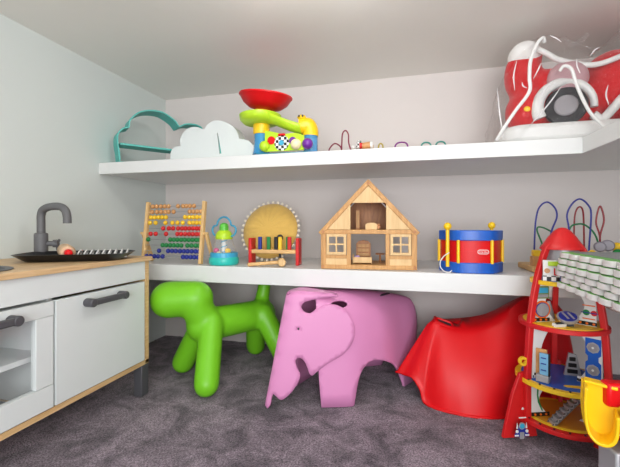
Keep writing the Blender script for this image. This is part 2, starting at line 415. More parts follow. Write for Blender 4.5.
# tray with toys on the worktop
TR = thing('serving_tray', 'black toy serving tray lying on the wooden worktop by the tap', 'tray', (-1.04, .970, .5065), math.radians(30))
outer = rrect(.32, .195, .05, 6); inner = rrect(.265, .14, .035, 6); n = len(outer)
def ring(L, z): return [(x, y, z) for x, y in L]
vs_ = ring(inner, .0005)+ring(rrect(.285, .16, .04, 6), .008)+ring(outer, .021)+ring(rrect(.325, .2, .05, 6), .023)+ring(rrect(.315, .19, .048, 6), .024)+ring(rrect(.28, .155, .04, 6), .012)+ring(rrect(.255, .13, .032, 6), .004)
obj('tray_body', MB().add(vs_, [tuple(reversed(range(n))), tuple(range(6*n, 7*n))]+[(r*n+k, r*n+(k+1) % n, (r+1)*n+(k+1) % n, (r+1)*n+k) for r in range(6) for k in range(n)]), BLACK, TR)
RP = thing('rolling_pin', 'wooden toy rolling pin with a red handle on the black tray', 'rolling pin', (-1.058, .942, .5355))
hd = Vector((.8, -.6, -.03)).normalized()
obj('roller', MB().lathe([(0, -.052), (.018, -.052), (.022, -.046), (.022, .046), (.018, .052), (0, .052)], n=28, axis=hd), wood('pale_rolling_pin_wood', (216, 184, 150), (198, 164, 128), .5, (20, 20, 20)), RP)
for s_ in (-1, 1): obj('handle', MB().capsule(hd*(.05*s_), hd*(.072*s_), .0115, n=16), RED, RP, label='red handle')
DR = thing('dish_rack', 'small white wire rack lying on the right of the black tray', 'rack', (-.985, 1.012, .5108), math.radians(38))
mb = MB()
for s_ in (-1, 1): mb.tube([(-.075, .035*s_, .004), (.075, .035*s_, .004)], .0025, 8, smooth=0)
obj('rail', mb, WHITEP, DR)
for k in range(9):
    x = -.07+.0175*k; obj('wire_loop', MB().tube([(x, -.035, .004), (x+.006, -.03, .02), (x+.008, 0, .027), (x+.006, .03, .02), (x, .035, .004)], .0025, 8), WHITEP, DR)

# ------------------------------------------------------------------ green puppy
DC = Vector((-.693, 1.41, 0)); h = Vector((-.6, -.8, 0)); l = Vector((.8, -.6, 0)); U = Vector((0, 0, 1))
def dp(a, b, z): return h*a+l*b+U*z
D = thing('dog_chair', 'lime green plastic puppy shaped stool standing on the carpet', 'dog stool', DC)
mb = MB()
mb.capsule(dp(.14, 0, .222), dp(-.135, -.008, .226), .066, .063)
mb.capsule(dp(.168, -.002, .334), dp(.252, -.066, .328), .067, .072)
mb.capsule(dp(.13, 0, .235), dp(.178, .0, .318), .064, .060)
for s_ in (1, -1):
    mb.capsule(dp(.12, .035*s_, .235), dp(.182 if s_ > 0 else .172, .134*s_, .045), .047, .046)
    mb.capsule(dp(-.12, .03*s_-.005, .235), dp(-.175, .132*s_, .045), .047, .045)
mb.capsule(dp(-.14, -.03, .24), dp(-.172, -.03, .395), .034, .028)
obj('body', mb, DOGG, D, remesh=.0065, smooth=22)

# ------------------------------------------------------------------ pink elephant
EO = (-.183, 1.438, 0)
E = thing('elephant_chair', 'pink moulded plastic elephant stool beside the green puppy', 'elephant stool', EO, math.atan2(-.70, -.71))
def spl(pts, n=6): return [(p.x, p.y) for p in crom([(a, b, 0) for a, b in pts], n, True)]
def spo(pts, n=6): return [(p.x, p.y) for p in crom([(a, b, 0) for a, b in pts], n, False)]
rid = [(.388-.218*z, z) for z in (.008, .06, .12, .18, .24, .30, .35, .372)]
head = rid+[(.298, .380), (.28, .383)]+spo([(.27, .383), (.22, .381), (.16, .376)], 3)
head += spo([(.155, .371), (.20, .366), (.245, .357), (.263, .349), (.270, .334), (.262, .320), (.247, .314), (.236, .319), (.222, .330), (.195, .341), (.165, .342), (.138, .327), (.118, .297), (.110, .258), (.120, .215), (.150, .176), (.195, .148), (.235, .118), (.247, .107), (.256, .112), (.262, .132), (.268, .150), (.278, .163), (.291, .165), (.297, .152), (.292, .130), (.285, .112), (.29, .09), (.310, .058), (.333, .035), (.347, .029), (.357, .038), (.366, .046), (.371, .035), (.376, .012), (.384, -.002)], 4)
def hfn(s_, z):
    u = max(0, (.3885-.218*z)-s_); y = .53*u+.014*(1-math.exp(-u/.012))
    return Vector((s_, y, z))
eye = [(.283+.0035*math.cos(a), .262+.0035*math.sin(a)) for a in [2*PI*k/8 for k in range(8)]]
mb = MB().sheet(head, [eye], .012, hfn).mirror_y()
# crown closing the top of the head between the two cheeks
cr = [(.297, 0)]+[(s_, hfn(s_, .381).y*1.0) for s_ in (.29, .28, .26, .22, .18, .158)]
cr = cr+[(s_, -y) for s_, y in reversed(cr[1:])]
mb.sheet(cr, [], .02, lambda a, b: Vector((a, b, (.383 if a > .22 else .376+.007*(a-.158)/.062)-.006*max(0, (a-.28)/.017)**2))).weld(.002)
obj('head', mb, PINK, E, solid=.008, off=0, ang=80)
def zt(s_): return .372 if s_ > .1 else .372-.052*((.1-s_)/.33)**1.6
side = spo([(.224, .0), (.226, .08), (.226, .2), (.224, .30), (.22, .366)], 4)
def bfn_inv(s_, z): return (s_, math.acos(min(1, (max(z, 0)/zt(s_)))**1.9))
def bfn(s_, q):
    e = 1/1.9; ysc = 1 if s_ > -.16 else max(.55, 1-.6*((-.16-s_)/.14)**2)
    zz = zt(s_)*max(0, math.cos(q))**e; yy = (.138-.05*(lambda t: t*t*(3-2*t))(max(0, min(1, (.0-s_)/.2))))*max(0, math.sin(q))**.75*ysc+.016*max(0, 1-zz/.16)**1.5
    yv = -math.log(math.exp(-90*yy)+math.exp(-90*max(.004, hfn(s_, zz).y-.006)))/90+.0077*math.exp(-60*yy)
    return Vector((s_, yv*min(1, q/.06), zz))
low = spo([(.224, 0), (.18, -.0), (.128, 0), (.118, .02), (.105, .07), (.085, .112), (.055, .134), (.02, .138), (-.03, .122), (-.075, .097), (-.105, .06), (-.128, .015), (-.136, 0), (-.175, 0), (-.208, 0), (-.22, .04), (-.234, .10), (-.258, .17), (-.274, .22), (-.272, .27), (-.258, .308)], 4)
P = [bfn_inv(a, b) for a, b in low]+[(-.24, 0.0)]+[(-.24+.46*k/10, 0) for k in range(1, 11)]+[bfn_inv(a, b) for a, b in reversed(side)][:-1]
slot = [(.142+.032*math.cos(a), .575+.10*math.sin(a)) for a in [2*PI*k/14 for k in range(14)]]
mb = MB().sheet(P, [slot], .016, bfn).mirror_y().weld(.0012)
obj('body', mb, PINK, E, solid=.008, off=0, ang=80)
obj('eye', MB().lathe([(0, 0), (.0042, 0), (.0042, .001), (0, .001)], hfn(.283, .262)+Vector((0, .0036, 0)), 12, (.4, 1, .1)), BLACK, E)  # black disc painting the dark inside of the eye hole
obj('handle_slot_shade', MB().prism(rrect(.055, .02, .009, 4), 0, .0015, Matrix.Translation((-.09, .055, zt(-.09)-.003)) @ Matrix.Rotation(.12, 4, 'Y')), CHAR, E)  # charcoal plate painting the shade of the handle hole, nothing is cut

# ------------------------------------------------------------------ red rocker chair
R = thing('rocker_chair', 'glossy red moulded child rocker chair lying on the carpet', 'rocker chair', (.25, 1.43, 0))
bot = [(-.026, 1.40, .08), (.0, 1.377, .08), (.0293, 1.350, .082), (.058, 1.335, .045), (.070, 1.325, .0085), (.117, 1.297, .004), (.16, 1.286, .004), (.20, 1.28, .003), (.26, 1.285, .003), (.33, 1.307, .003), (.40, 1.36, .003), (.50, 1.43, .003), (.60, 1.50, .01), (.54, 1.61, .02), (.36, 1.65, .02), (.19, 1.58, .04), (.06, 1.49, .06)]
top = [(.088, 1.42, .268), (.092, 1.408, .273), (.100, 1.398, .275), (.108, 1.393, .272), (.118, 1.390, .267), (.145, 1.388, .257), (.175, 1.39, .251), (.215, 1.395, .249), (.275, 1.405, .262), (.34, 1.413, .305), (.40, 1.43, .352), (.47, 1.45, .372), (.55, 1.50, .33), (.46, 1.54, .36), (.30, 1.53, .28), (.17, 1.50, .256), (.10, 1.45, .262)]
bot_s = crom(bot, 5, True); top_s = crom(top, 5, True); n = len(bot_s); vs_ = []; NV = 14
for j in range(NV+1):
    v = j/NV
    for a, b in zip(bot_s, top_s):
        p = a.lerp(b, v); b_ = .020*math.sin(PI*v)*(0 if a.x < .031 else min(1, (a.x-.031)/.07))*(1 if a.y < 1.45 else .4)
        c = Vector((.25, 1.47, p.z)); p = p+(p-c).normalized()*b_*.9
        if v > .9: p = p+(Vector((.27, 1.47, p.z))-p)*(.05*((v-.9)/.1)**2)
        vs_.append(p)
fs = [(j*n+k, j*n+(k+1) % n, (j+1)*n+(k+1) % n, (j+1)*n+k) for j in range(NV) for k in range(n)]
# rim flange at the bottom and the closed saddle on top
rim = [p+(p-Vector((.25, 1.47, p.z))).normalized()*.008-Vector((0, 0, .002)) for p in bot_s]
base = len(vs_); vs_ += rim; fs += [(base+k, base+(k+1) % n, (k+1) % n, k) for k in range(n)]
ins = [p.lerp(Vector((min(max(p.x, .12), .44), 1.475, p.z)), .5) for p in top_s]; base2 = len(vs_); vs_ += [Vector((q.x, q.y, q.z+.007)) for q in ins]
tb = NV*n; fs += [(tb+k, tb+(k+1) % n, base2+(k+1) % n, base2+k) for k in range(n)]
mb = MB().add(vs_, fs)
# saddle: stitch the two long sides of the inner loop
mb.bm.verts.ensure_lookup_table()
loop = [mb.bm.verts[base2+k] for k in range(n)]
bmesh.ops.triangle_fill(mb.bm, use_beauty=True, edges=[e for e in mb.bm.edges if e.is_boundary and e.verts[0] in loop and e.verts[1] in loop])
obj('shell', mb, RED, R, w=True, solid=.006, off=-1, ang=60)
sm = Matrix.Translation((.136, 1.408, .262)) @ Matrix.Rotation(.30, 4, 'Y') @ Matrix.Rotation(.45, 4, 'X')
obj('hand_slot_shade', MB().prism(rrect(.056, .022, .010), -.004, .003, sm), CHAR, R, w=True)  # charcoal plate in place of an opening, its shade put in as colour
obj('slot_rim', MB().tube([sm @ Vector((x, y, .003)) for x, y in rrect(.062, .028, .013)], .0045, 8, True, 0), RED, R, w=True)

# ------------------------------------------------------------------ middle shelf toys
ZS = .4548
# abacus
A = thing('abacus', 'wooden abacus with ten rows of coloured beads, left end of the lower shelf', 'abacus', (-.984, 1.385, ZS))
lean = math.atan2(.035, .275); Rl = Matrix.Rotation(-lean, 3, 'X')
for s_ in (-1, 1): obj('post', MB().box(Rl @ Vector((.142*s_, 0, .136)), (.014, .02, .272), R=Rl), BEECH, A, bevel=.002)
for s_ in (-1, 1): obj('support_leg', MB().box((.158*s_, .05, .067), (.012, .018, .145), R=Matrix.Rotation(.45, 3, 'X')), BEECH, A, bevel=.002)
for s_ in (-1, 1): obj('pivot_bolt', MB().cyl((.146*s_, .017, .13), (.168*s_, .017, .13), .006, n=14), BEECH, A)
rows = [(82, [101, 123, 147, 170, 191, 245, 273, 291, 311, 333]), (80, [98, 125, 149, 173, 192, 220, 310, 331, 350, 371]), (78, [92, 113, 135, 156, 178, 285, 308, 329, 350, 371]),
        (75, [86, 118, 175, 214, 242, 271, 308, 328, 348, 368]), (73, [162, 194, 218, 246, 268, 287, 307, 328, 348, 366]), (70, [90, 119, 178, 241, 262, 284, 306, 326, 346, 364]),
        (67, [76, 201, 221, 241, 262, 282, 303, 323, 344, 362]), (64, [158, 178, 200, 220, 241, 262, 295, 317, 339, 358]), (61, [137, 188, 210, 231, 254, 275, 295, 317, 338, 357]), (58, [65, 88, 110, 131, 157, 270, 290, 311, 331, 352])]
BCOL = [TAN, YELW, REDW, GREENP, BLUED]; protos = {}
for i, (L, bs) in enumerate(rows):
    v = .252-.0248*i; c = Rl @ Vector((0, 0, v))
    obj('wire', MB().cyl((c.x-.14, c.y, c.z), (c.x+.14, c.y, c.z), .0014, n=8), STEEL, A)
    for b in bs:
        x = -.135+.27*(b-L)/300; m = BCOL[i//2]
        if m.name not in protos: protos[m.name] = o = obj('bead', MB().sph((0, 0, 0), .0103, 16, (.92, 1, 1)), m, A)
        else: o = dup(protos[m.name], 'bead', A)
        o.location = (c.x+x, c.y, c.z)

# popper toy
P_ = thing('popper_toy', 'clear domed popping toy with teal base and blue cloud handle', 'baby toy', (-.742, 1.405, ZS), -.1)
obj('base', MB().lathe([(0, 0), (.057, 0), (.062, .006), (.062, .026), (.058, .032), (0, .032)], n=40), TEALP, P_)
obj('blue_ring', MB().lathe([(.058, .032), (.058, .05), (.053, .052), (.053, .032)], n=40), BLUEC, P_)
obj('dome', MB().lathe([(.0565, .036), (.052, .06), (.042, .085), (.034, .108)], n=40), CLEAR, P_)
obj('column', MB().cyl((0, 0, .032), (0, 0, .108), .011), WHITEP, P_)
sp = [(.0125*math.cos(a), .0125*math.sin(a), .036+a*.0035) for a in [k*.5 for k in range(40)]]
obj('spiral', MB().tube(sp, .002, 6, smooth=2), BLUEC, P_)
obj('cap', MB().lathe([(.034, .106), (.036, .110), (.035, .125), (.028, .138), (.02, .144), (0, .145)], n=32), LIME, P_)
obj('push_knob', MB().lathe([(.019, .142), (.019, .160), (.016, .170), (.008, .175), (0, .176)], n=28), mat('green_knob', (92, 190, 60), .35), P_)
obj('handle', MB().tube([(-.034, 0, .118), (-.05, 0, .126), (-.058, 0, .143), (-.052, 0, .160), (-.036, 0, .166), (-.030, 0, .182), (-.016, 0, .196), (0, 0, .2), (.016, 0, .196), (.030, 0, .182), (.036, 0, .166), (.052, 0, .160), (.058, 0, .143), (.05, 0, .126), (.034, 0, .118)], .0042, 10, smooth=5), mat('dusty_blue_plastic', (70, 156, 190), .4), P_)
for k, (a, m, lb) in enumerate([(3.6, MAGENTA, 'pink'), (5.7, YEL, 'yellow'), (4.6, CREAM, 'cream')]):
    z = .058 if k < 2 else .045
    b = obj('toy_ball', MB().sph((0, 0, 0), .0125, 20), m); r_ = .032 if k < 2 else .036
    b.location = (-.742+r_*math.cos(a), 1.405+r_*math.sin(a), ZS+z); tag(b, lb+' ball inside the clear popping toy dome', 'ball', 'balls in the popping toy')

# round cushion
CU = thing('round_cushion', 'round mustard linen cushion with cream pompom edge, behind the hammer bench', 'cushion', (-.598, 1.552, ZS), 0)
mb = MB(); rc = .131; pr = [(rc*math.sin(PI/2*k/10), .042*(1-(math.sin(PI/2*k/10))**3.2)**.7) for k in range(11)]
pr[0] = (0, pr[0][1]); full = pr+[(r, -z) for r, z in reversed(pr[:-1])]
mb.lathe(full, n=64)
for v in mb.bm.verts: v.co.z += .004*noise.noise(v.co*25); a = math.atan2(v.co.y, v.co.x); rr = math.hypot(v.co.x, v.co.y)/rc; v.co.z *= 1+.12*rr*math.sin(a*19)
Mc = Matrix.Translation((0, .02, .141)) @ Matrix.Rotation(math.radians(90-17), 4, 'X')
obj('cover', mb.xf(Mc), MUST, CU, ang=80)
pm = None
for k in range(36):
    a = 2*PI*k/36; loc = Mc @ Vector(((rc+.006)*math.cos(a), (rc+.006)*math.sin(a), 0))
    if pm is None: pm = obj('pompom', MB().sph((0, 0, 0), .0076, 10), POM, CU); pm.location = loc
    else: dup(pm, 'pompom', CU, loc)

# hammer bench
HB = thing('hammer_bench', 'wooden peg bench with red ends and coloured pegs in front of the cushion', 'peg toy', (-.530, 1.452, ZS), math.radians(3))
for s_ in (-1, 1): obj('end_board', MB().box((.102*s_, 0, .056), (.014, .056, .112)), REDW, HB, bevel=.003)
obj('peg_plank', MB().box((0, 0, .056), (.19, .056, .016)), BEECHX, HB, bevel=.002)
for k, (m, m2) in enumerate([(BLUED, None), (GREENP, PINED), (BLACK, None), (YELW, None), (REDW, GREENP), (REDW, None)][:5]):
    x = [-.062, -.024, .008, .026, .066][k]
    g = obj('peg', MB().box((x, -.012, .082), (.015, .015, .07)), m, HB, bevel=.003)
    if m2: obj('peg', MB().box((x-.013, .01, .082), (.014, .015, .07)), m2, HB, bevel=.003)
tag(obj('rattle', MB().cyl((-.522, 1.492, ZS), (-.522, 1.492, ZS+.11), .005).sph((-.522, 1.492, ZS+.112), .014, 18), CHAR), 'dark stick with a round knob behind the hammer bench', 'stick')
ML = thing('toy_mallet', 'pale wooden toy mallet lying in front of the hammer bench', 'mallet', (-.533, 1.378, ZS+.0165))
a0, a1 = Vector((-.075, -.033, -.0085)), Vector((.042, .012, 0)); dv = (a1-a0).normalized()
obj('handle', MB().lathe([(0, 0), (.0075, .002), (.007, .05), (.0075, .13), (0, .132)], a0, 16, dv), BEECHX, ML)
pv = Vector((-dv.y, dv.x, 0)).normalized()
obj('head', MB().lathe([(0, -.026), (.013, -.026), (.016, -.022), (.016, .022), (.013, .026), (0, .026)], Vector((.052, .016, 0)), 24, pv), BEECH, ML)

# doll house
DH = thing('doll_house', 'open wooden doll house with gabled roof in the middle of the lower shelf', 'doll house', (-.133, 1.372, ZS), math.radians(6))
HW, HD, EV, AP = .177, .20, .1405, .330
def fr(mb, x0, x1, z0, z1, y0=0, y1=.014): return mb.bx(x0, x1, y0, y1, z0, z1)
obj('floor_board', fr(MB(), -HW, HW, 0, .016, .0, HD), PINE, DH, bevel=.0015)
obj('attic_floor', fr(MB(), -HW, HW, EV-.008, EV+.008, 0, HD), PINE, DH, bevel=.0015)
for s_ in (-1, 1):
    obj('corner_post', fr(MB(), *sorted((s_*HW, s_*(HW-.019))), .016, EV-.008), PINE, DH, bevel=.001)
    obj('door_post', fr(MB(), *sorted((s_*.064, s_*.079)), .016, EV-.008), PINE, DH, bevel=.001)
    obj('side_wall', fr(MB(), *sorted((s_*HW, s_*(HW-.008))), .016, EV-.008, .014, HD), PINEL, DH)
    obj('front_panel', fr(MB(), *sorted((s_*.158, s_*.079)), .016, .040, .002, .010), PINEL, DH)
    obj('sill_beam', fr(MB(), *sorted((s_*.158, s_*.079)), .040, .053, 0, .013), PINE, DH, bevel=.001)
    xa, xb = sorted((s_*.156, s_*.081)); MF = Matrix(((1, 0, 0, 0), (0, 0, 1, 0), (0, 1, 0, 0), (0, 0, 0, 1)))
    hs = []
    xm = (xa+xb)/2; zm = .0935
    for (p, q) in ((xa+.010, xm-.003), (xm+.003, xb-.010)):
        for (r_, s2) in ((.064, zm-.003), (zm+.003, .122)): hs.append([(p, r_), (q, r_), (q, s2), (p, s2)])
    obj('window_frame', MB().plate([(xa, .054), (xb, .054), (xb, .132), (xa, .132)], hs, -.003, .009, MF), PINEL, DH)
    sl = (AP-EV)/HW
    def zr(x): return EV+(HW-abs(x))*sl
    tri = [(s_*.156, .1495), (s_*.074, .1495), (s_*.074, zr(.074)-.012), (s_*.156, zr(.156)-.012)]
    obj('gable_panel', MB().plate(tri, [], .003, .009, MF), PINEL, DH)
    obj('gable_post', fr(MB(), *sorted((s_*.066, s_*.076)), EV+.008, zr(.07)-.01, 0, .012), PINEL, DH)
    ang = math.atan(sl)*s_
    obj('roof_beam', MB().box((s_*HW/2, .007, (EV+AP)/2-.004), (math.hypot(HW, AP-EV)+.012, .016, .017), R=Matrix.Rotation(ang, 3, 'Y')), PINE, DH, bevel=.0015)
    obj('roof_panel', MB().box((s_*HW/2, HD/2+.006, (EV+AP)/2+.002), (math.hypot(HW, AP-EV)+.004, HD-.012, .007), R=Matrix.Rotation(ang, 3, 'Y')), PINED, DH)
    for z in (.009, EV): obj('peg_dot', MB().cyl((s_*(HW-.008), .001, z), (s_*(HW-.008), -.0012, z), .0055, n=16), PINED, DH)
obj('peg_dot', MB().cyl((0, .001, AP-.008), (0, -.0022, AP-.008), .0055, n=16), PINED, DH)
obj('gable_panel', MB().plate([(-.068, .256), (.068, .256), (0, AP-.018)], [], .003, .009, MF), PINEL, DH)
obj('gable_rail', fr(MB(), -.072, .072, .249, .256, .001, .011), PINEL, DH)
obj('back_gable', MB().plate([(-.165, EV), (.165, EV), (0, AP-.008)], [], HD-.008, HD-.002, MF), PINED, DH)
# furniture
def dw(x, y, z): return Vector(DH.location)+Matrix.Rotation(DH.rotation_euler.z, 3, 'Z') @ Vector((x, y, z))
def furn(name, label, x, y, z): return thing(name, label, 'toy furniture', dw(x, y, z), DH.rotation_euler.z, 'doll house furniture')
f = furn('toy_dresser', 'brown toy chest of drawers at the back of the doll house ground floor', -.018, .14, .0162)
obj('carcass', MB().prism([(-.029, 0), (.029, 0), (.029, .074), (.02, .084), (0, .088), (-.02, .084), (-.029, .074)], -.018, .018, Matrix(((1, 0, 0, 0), (0, 0, 1, 0), (0, 1, 0, 0), (0, 0, 0, 1)))), PINED, f)
for k in range(4): obj('drawer', MB().box((0, -.019, .012+.018*k), (.048, .004, .014)), PINE, f, bevel=.001)
f = furn('toy_bed', 'light wood toy bed with a lilac pillow on the doll house ground floor', -.022, .062, .0162)
obj('bed_frame', MB().bx(-.034, .034, -.02, .02, .004, .016).bx(-.037, -.034, -.021, .021, 0, .036).bx(.034, .037, -.021, .021, 0, .026).bx(-.034, .034, -.021, -.0185, .004, .026), PINEL, f, bevel=.001)
obj('pillow', MB().sph((-.02, .002, .024), .012, 14, (1, 1, .6)), LILAC, f)
f = furn('toy_table', 'small brown round toy table at the right of the doll house ground floor', .048, .11, .0162)
obj('table_top', MB().cyl((0, 0, .032), (0, 0, .037), .018), PINED, f); obj('leg', MB().cyl((0, 0, 0), (0, 0, .032), .004), PINED, f)
f = furn('toy_wardrobe', 'tall narrow brown toy wardrobe in the doll house attic', -.04, .10, EV+.0082)
obj('carcass', MB().bx(-.008, .008, -.014, .014, 0, .078), PINED, f, bevel=.001); obj('door', MB().bx(-.006, .006, -.0155, -.014, .006, .074), PINE, f)
f = furn('toy_cot', 'light wood toy bed with a rounded headboard in the doll house attic', .012, .05, EV+.0082)
obj('headboard', MB().prism([(-.022, 0), (.022, 0), (.022, .018)]+[(.022*math.cos(a), .018+.008*math.sin(a)) for a in [PI*k/8 for k in range(1, 8)]]+[(-.022, .018)], -.002, .002, Matrix(((1, 0, 0, 0), (0, 0, 1, -.02), (0, 1, 0, 0), (0, 0, 0, 1)))), PINEL, f)
obj('bed_frame', MB().bx(-.02, .034, -.018, .02, .004, .015), PINED, f, bevel=.001); obj('blanket', MB().bx(.0, .034, -.017, .019, .015, .022), PINED, f, bevel=.002)

# toy drum
DRM = thing('toy_drum', 'hexagonal red and blue toy drum with yellow posts on the lower shelf', 'drum', (.2295, 1.432, ZS), .02)
hexa = lambda r: [(r*math.cos(PI/3*k), r*math.sin(PI/3*k)*.93) for k in range(6)]
def hexr(r, c=.010):
    o = []; H = hexa(r)
    for k in range(6):
        p = Vector(H[k]); a = (Vector(H[k-1])-p).normalized(); b = (Vector(H[(k+1) % 6])-p).normalized(); o += [tuple(p+a*c), tuple(p+b*c)]
    return o
obj('lower_rim', MB().prism(hexr(.112), 0, .036), BLUE, DRM, bevel=.0025); obj('upper_rim', MB().prism(hexr(.112), .112, .147), BLUE, DRM, bevel=.0025)
obj('drum_body', MB().prism(hexr(.105), .036, .112), RED, DRM)
obj('seam', MB().prism(hexr(.1065), .0735, .0755), RED, DRM)
for x, y in hexa(.107): obj('post', MB().cyl((x, y, .034), (x, y, .114), .0052), YEL, DRM)
yf = -.105*math.sin(PI/3)*.93
Mf = face_M((.026, yf-.0005, .074), (0, -1, 0))
lg = obj('emblem', MB().prism(rrect(.036, .015, .007, 5), 0, .0015, Mf), WHITEP, DRM); obj('emblem_field', MB().prism(rrect(.032, .011, .005, 5), .0015, .002, Mf), RED, lg)
text('emblem_text', 'little tikes', .0068, Mf @ Matrix.Translation((0, 0, .0022)), WHITEP, lg, .0003)
def stick(label, p, z0, z1):
    k = thing('drum_stick', label, 'drum stick', p, 0, 'drum sticks of the toy drum')
    obj('shaft', MB().cyl((0, 0, z0), (0, 0, z1), .0062), YEL, k); obj('ball_end', MB().sph((0, 0, z1+.006), .0135, 20), YEL, k); return k
stick('yellow drum stick clipped upright to the left front of the toy drum', (.2295-.085, 1.36, ZS), .02, .155)
stick('yellow drum stick standing behind the right of the toy drum', (.2295+.09, 1.52, ZS), .0, .158)
obj('cord', MB().tube([(-.082, -.082, .07), (-.10, -.087, .058), (-.112, -.089, .04), (-.112, -.089, .02), (-.10, -.091, .006), (-.085, -.094, .003), (-.075, -.096, .01)], .0018, 8), WHITEP, DRM)

# bead maze on the right of the lower shelf
BM = thing('bead_maze', 'wooden bead maze with blue, red and green wires behind the toy rocket', 'bead maze', (.56, 1.5, ZS))
obj('base', MB().bx(.43, .72, 1.425, 1.60, ZS, ZS+.022), BEECHX, BM, w=True, bevel=.004)
obj('block', MB().bx(.431, .462, 1.427, 1.46, ZS+.022, ZS+.056), TAN, BM, w=True, bevel=.003); obj('block', MB().bx(.434, .458, 1.43, 1.455, ZS+.056, ZS+.078), YELW, BM, w=True, bevel=.003)
zb = ZS+.02
def wire(pts, m, r=.0029): obj('wire', MB().tube(pts, r, 8), m, BM, w=True)
WB, WG, WR = mat('blue_wire', (44, 48, 132), .4), mat('green_wire', (28, 112, 66), .4), mat('red_wire', (140, 32, 40), .4)
wire([(.443, 1.45, zb), (.443, 1.45, .54), (.447, 1.45, .631), (.458, 1.45, .681), (.483, 1.45, .701), (.507, 1.45, .68), (.513, 1.45, .648), (.498, 1.45, .603), (.489, 1.45, .55), (.489, 1.45, zb)], WB)
wire([(.50, 1.5, zb), (.486, 1.5, .544), (.467, 1.5, .602), (.48, 1.5, .613), (.515, 1.5, .595), (.541, 1.5, .567), (.56, 1.5, zb)], WG)
wire([(.555, 1.45, zb), (.55, 1.45, .603), (.544, 1.45, .655), (.559, 1.45, .693), (.583, 1.45, .71), (.607, 1.45, .689), (.616, 1.45, .655), (.61, 1.45, .542), (.61, 1.45, zb)], WB)
wire([(.56, 1.48, zb), (.562, 1.48, .6), (.589, 1.48, .624), (.619, 1.48, .614), (.646, 1.48, .572), (.66, 1.48, zb)], WG)
wire([(.604, 1.55, zb), (.604, 1.55, .584), (.607, 1.55, .658), (.62, 1.55, .687), (.633, 1.55, .668), (.636, 1.55, .566), (.636, 1.55, zb)], WR)
wire([(.664, 1.5, zb), (.664, 1.5, .575), (.652, 1.5, .631), (.664, 1.5, .687), (.676, 1.5, .638), (.664, 1.5, .575), (.666, 1.5, zb)], WR)
obj('bead', MB().sph((.489, 1.5, .54), .013, 16), GREENP, BM, w=True); BEADG = mat('grey_bead_paint', (128, 122, 132), .35); obj('bead', MB().sph((.606, 1.42, .525), .012, 16), YELW, BM, w=True)
for x, y, z, r_ in ((.637, 1.44, .547, .017), (.664, 1.45, .551, .019)): obj('bead', MB().lathe([(0, -.012), (r_*.8, -.012), (r_, -.008), (r_, .008), (r_*.8, .012), (0, .012)], (x, y, z), 24, (-.3, -1, 0)), BEADG, BM, w=True, label='silver grey disc bead')
for x, z in ((.637, .547), (.664, .551)): obj('bead_rod', MB().cyl((x, 1.45, zb), (x, 1.45, z), .003, n=8), STEEL, BM, w=True)
for x, y, z, m in ((.68, 1.42, .525, GREENP), (.70, 1.44, .522, GREENP), (.70, 1.47, .545, YELW), (.688, 1.44, .50, YELW)): obj('bead', MB().sph((x, y, z), .016, 16), m, BM, w=True)

# ------------------------------------------------------------------ upper shelf
ZU = .8968
ct = thing('cloud_shelf', 'open cloud shaped shelf with teal rim in the left corner of the upper shelf', 'cloud shelf', (-1.225, 1.352, ZU), math.atan2(.19, .15))
out = [(.0, .001), (-.004, .05), (-.010, .09), (-.008, .128), (.012, .156), (.036, .166), (.042, .2), (.076, .238), (.124, .258), (.185, .260), (.24, .232), (.262, .206), (.29, .222), (.32, .228), (.355, .226), (.378, .21), (.384, .16), (.38, .06), (.37, .001)]
def ribbon(name, path, w0, w1, th, m, par):
    """band of thickness th following a closed x-z outline, y from w0 to w1"""
    n = len(path); vs_ = []; cx = sum(p[0] for p in path)/n; cz = sum(p[1] for p in path)/n
    for k, p in enumerate(path):
        a, b = Vector(path[k-1]), Vector(path[(k+1) % n]); t_ = (b-a).normalized(); nn = Vector((t_.y, -t_.x))
        q = Vector(p)+nn*th
        vs_ += [(p[0], w0, p[1]), (p[0], w1, p[1]), (q.x, w1, q.y), (q.x, w0, q.y)]
    fs = []
    for k in range(n):
        j = (k+1) % n
        for a, b in ((0, 1), (1, 2), (2, 3), (3, 0)): fs.append((4*k+a, 4*k+b, 4*j+b, 4*j+a))
    return obj(name, MB().add(vs_, fs), m, par, ang=50)
def cusped(pts, cusps, n=4):
    """smooth outline broken at the cusp indices"""
    o = []; seg = [pts[0]]
    for k, p in enumerate(pts[1:], 1):
        seg.append(p)
        if k in cusps or k == len(pts)-1: o += spo(seg, n)[:-1]; seg = [p]
    return o+[pts[-1]]
ribbon('rim', cusped(out, (1, 5, 11, 18)), -.004, .085, .006, TEAL, ct)
obj('shelf_board', MB().bx(.004, .378, .0, .083, .082, .09), TEAL, ct)
wc = thing('cloud_shelf', 'white cloud shaped shelf standing back to front before the teal cloud', 'cloud shelf', (-1.0, 1.415, ZU), .0)
o2 = [(-.012, .001), (-.010, .045), (.0, .063), (.018, .072), (.042, .073), (.038, .10), (.052, .128), (.082, .15), (.12, .152), (.157, .138), (.172, .158), (.204, .173), (.243, .169), (.288, .147), (.313, .118), (.322, .089), (.357, .081), (.382, .062), (.394, .03), (.394, .001)]
oc = cusped(o2, (1, 4, 9, 15, 18))
MF = Matrix(((1, 0, 0, 0), (0, 0, 1, 0), (0, 1, 0, 0), (0, 0, 0, 1)))
obj('back_panel', MB().plate(oc, [[(.2185, .120), (.2235, .120), (.240, .03), (.230, .03)]], 0, .006, MF), WHITE, wc, bevel=.001)
ribbon('rim', oc, .006, .07, .005, WHITE, wc)
obj('inner_board', MB().box((.229, .036, .072), (.006, .058, .115), R=Matrix.Rotation(-.11, 3, 'Y')), TEAL, wc, label='teal upright board seen through the slot')

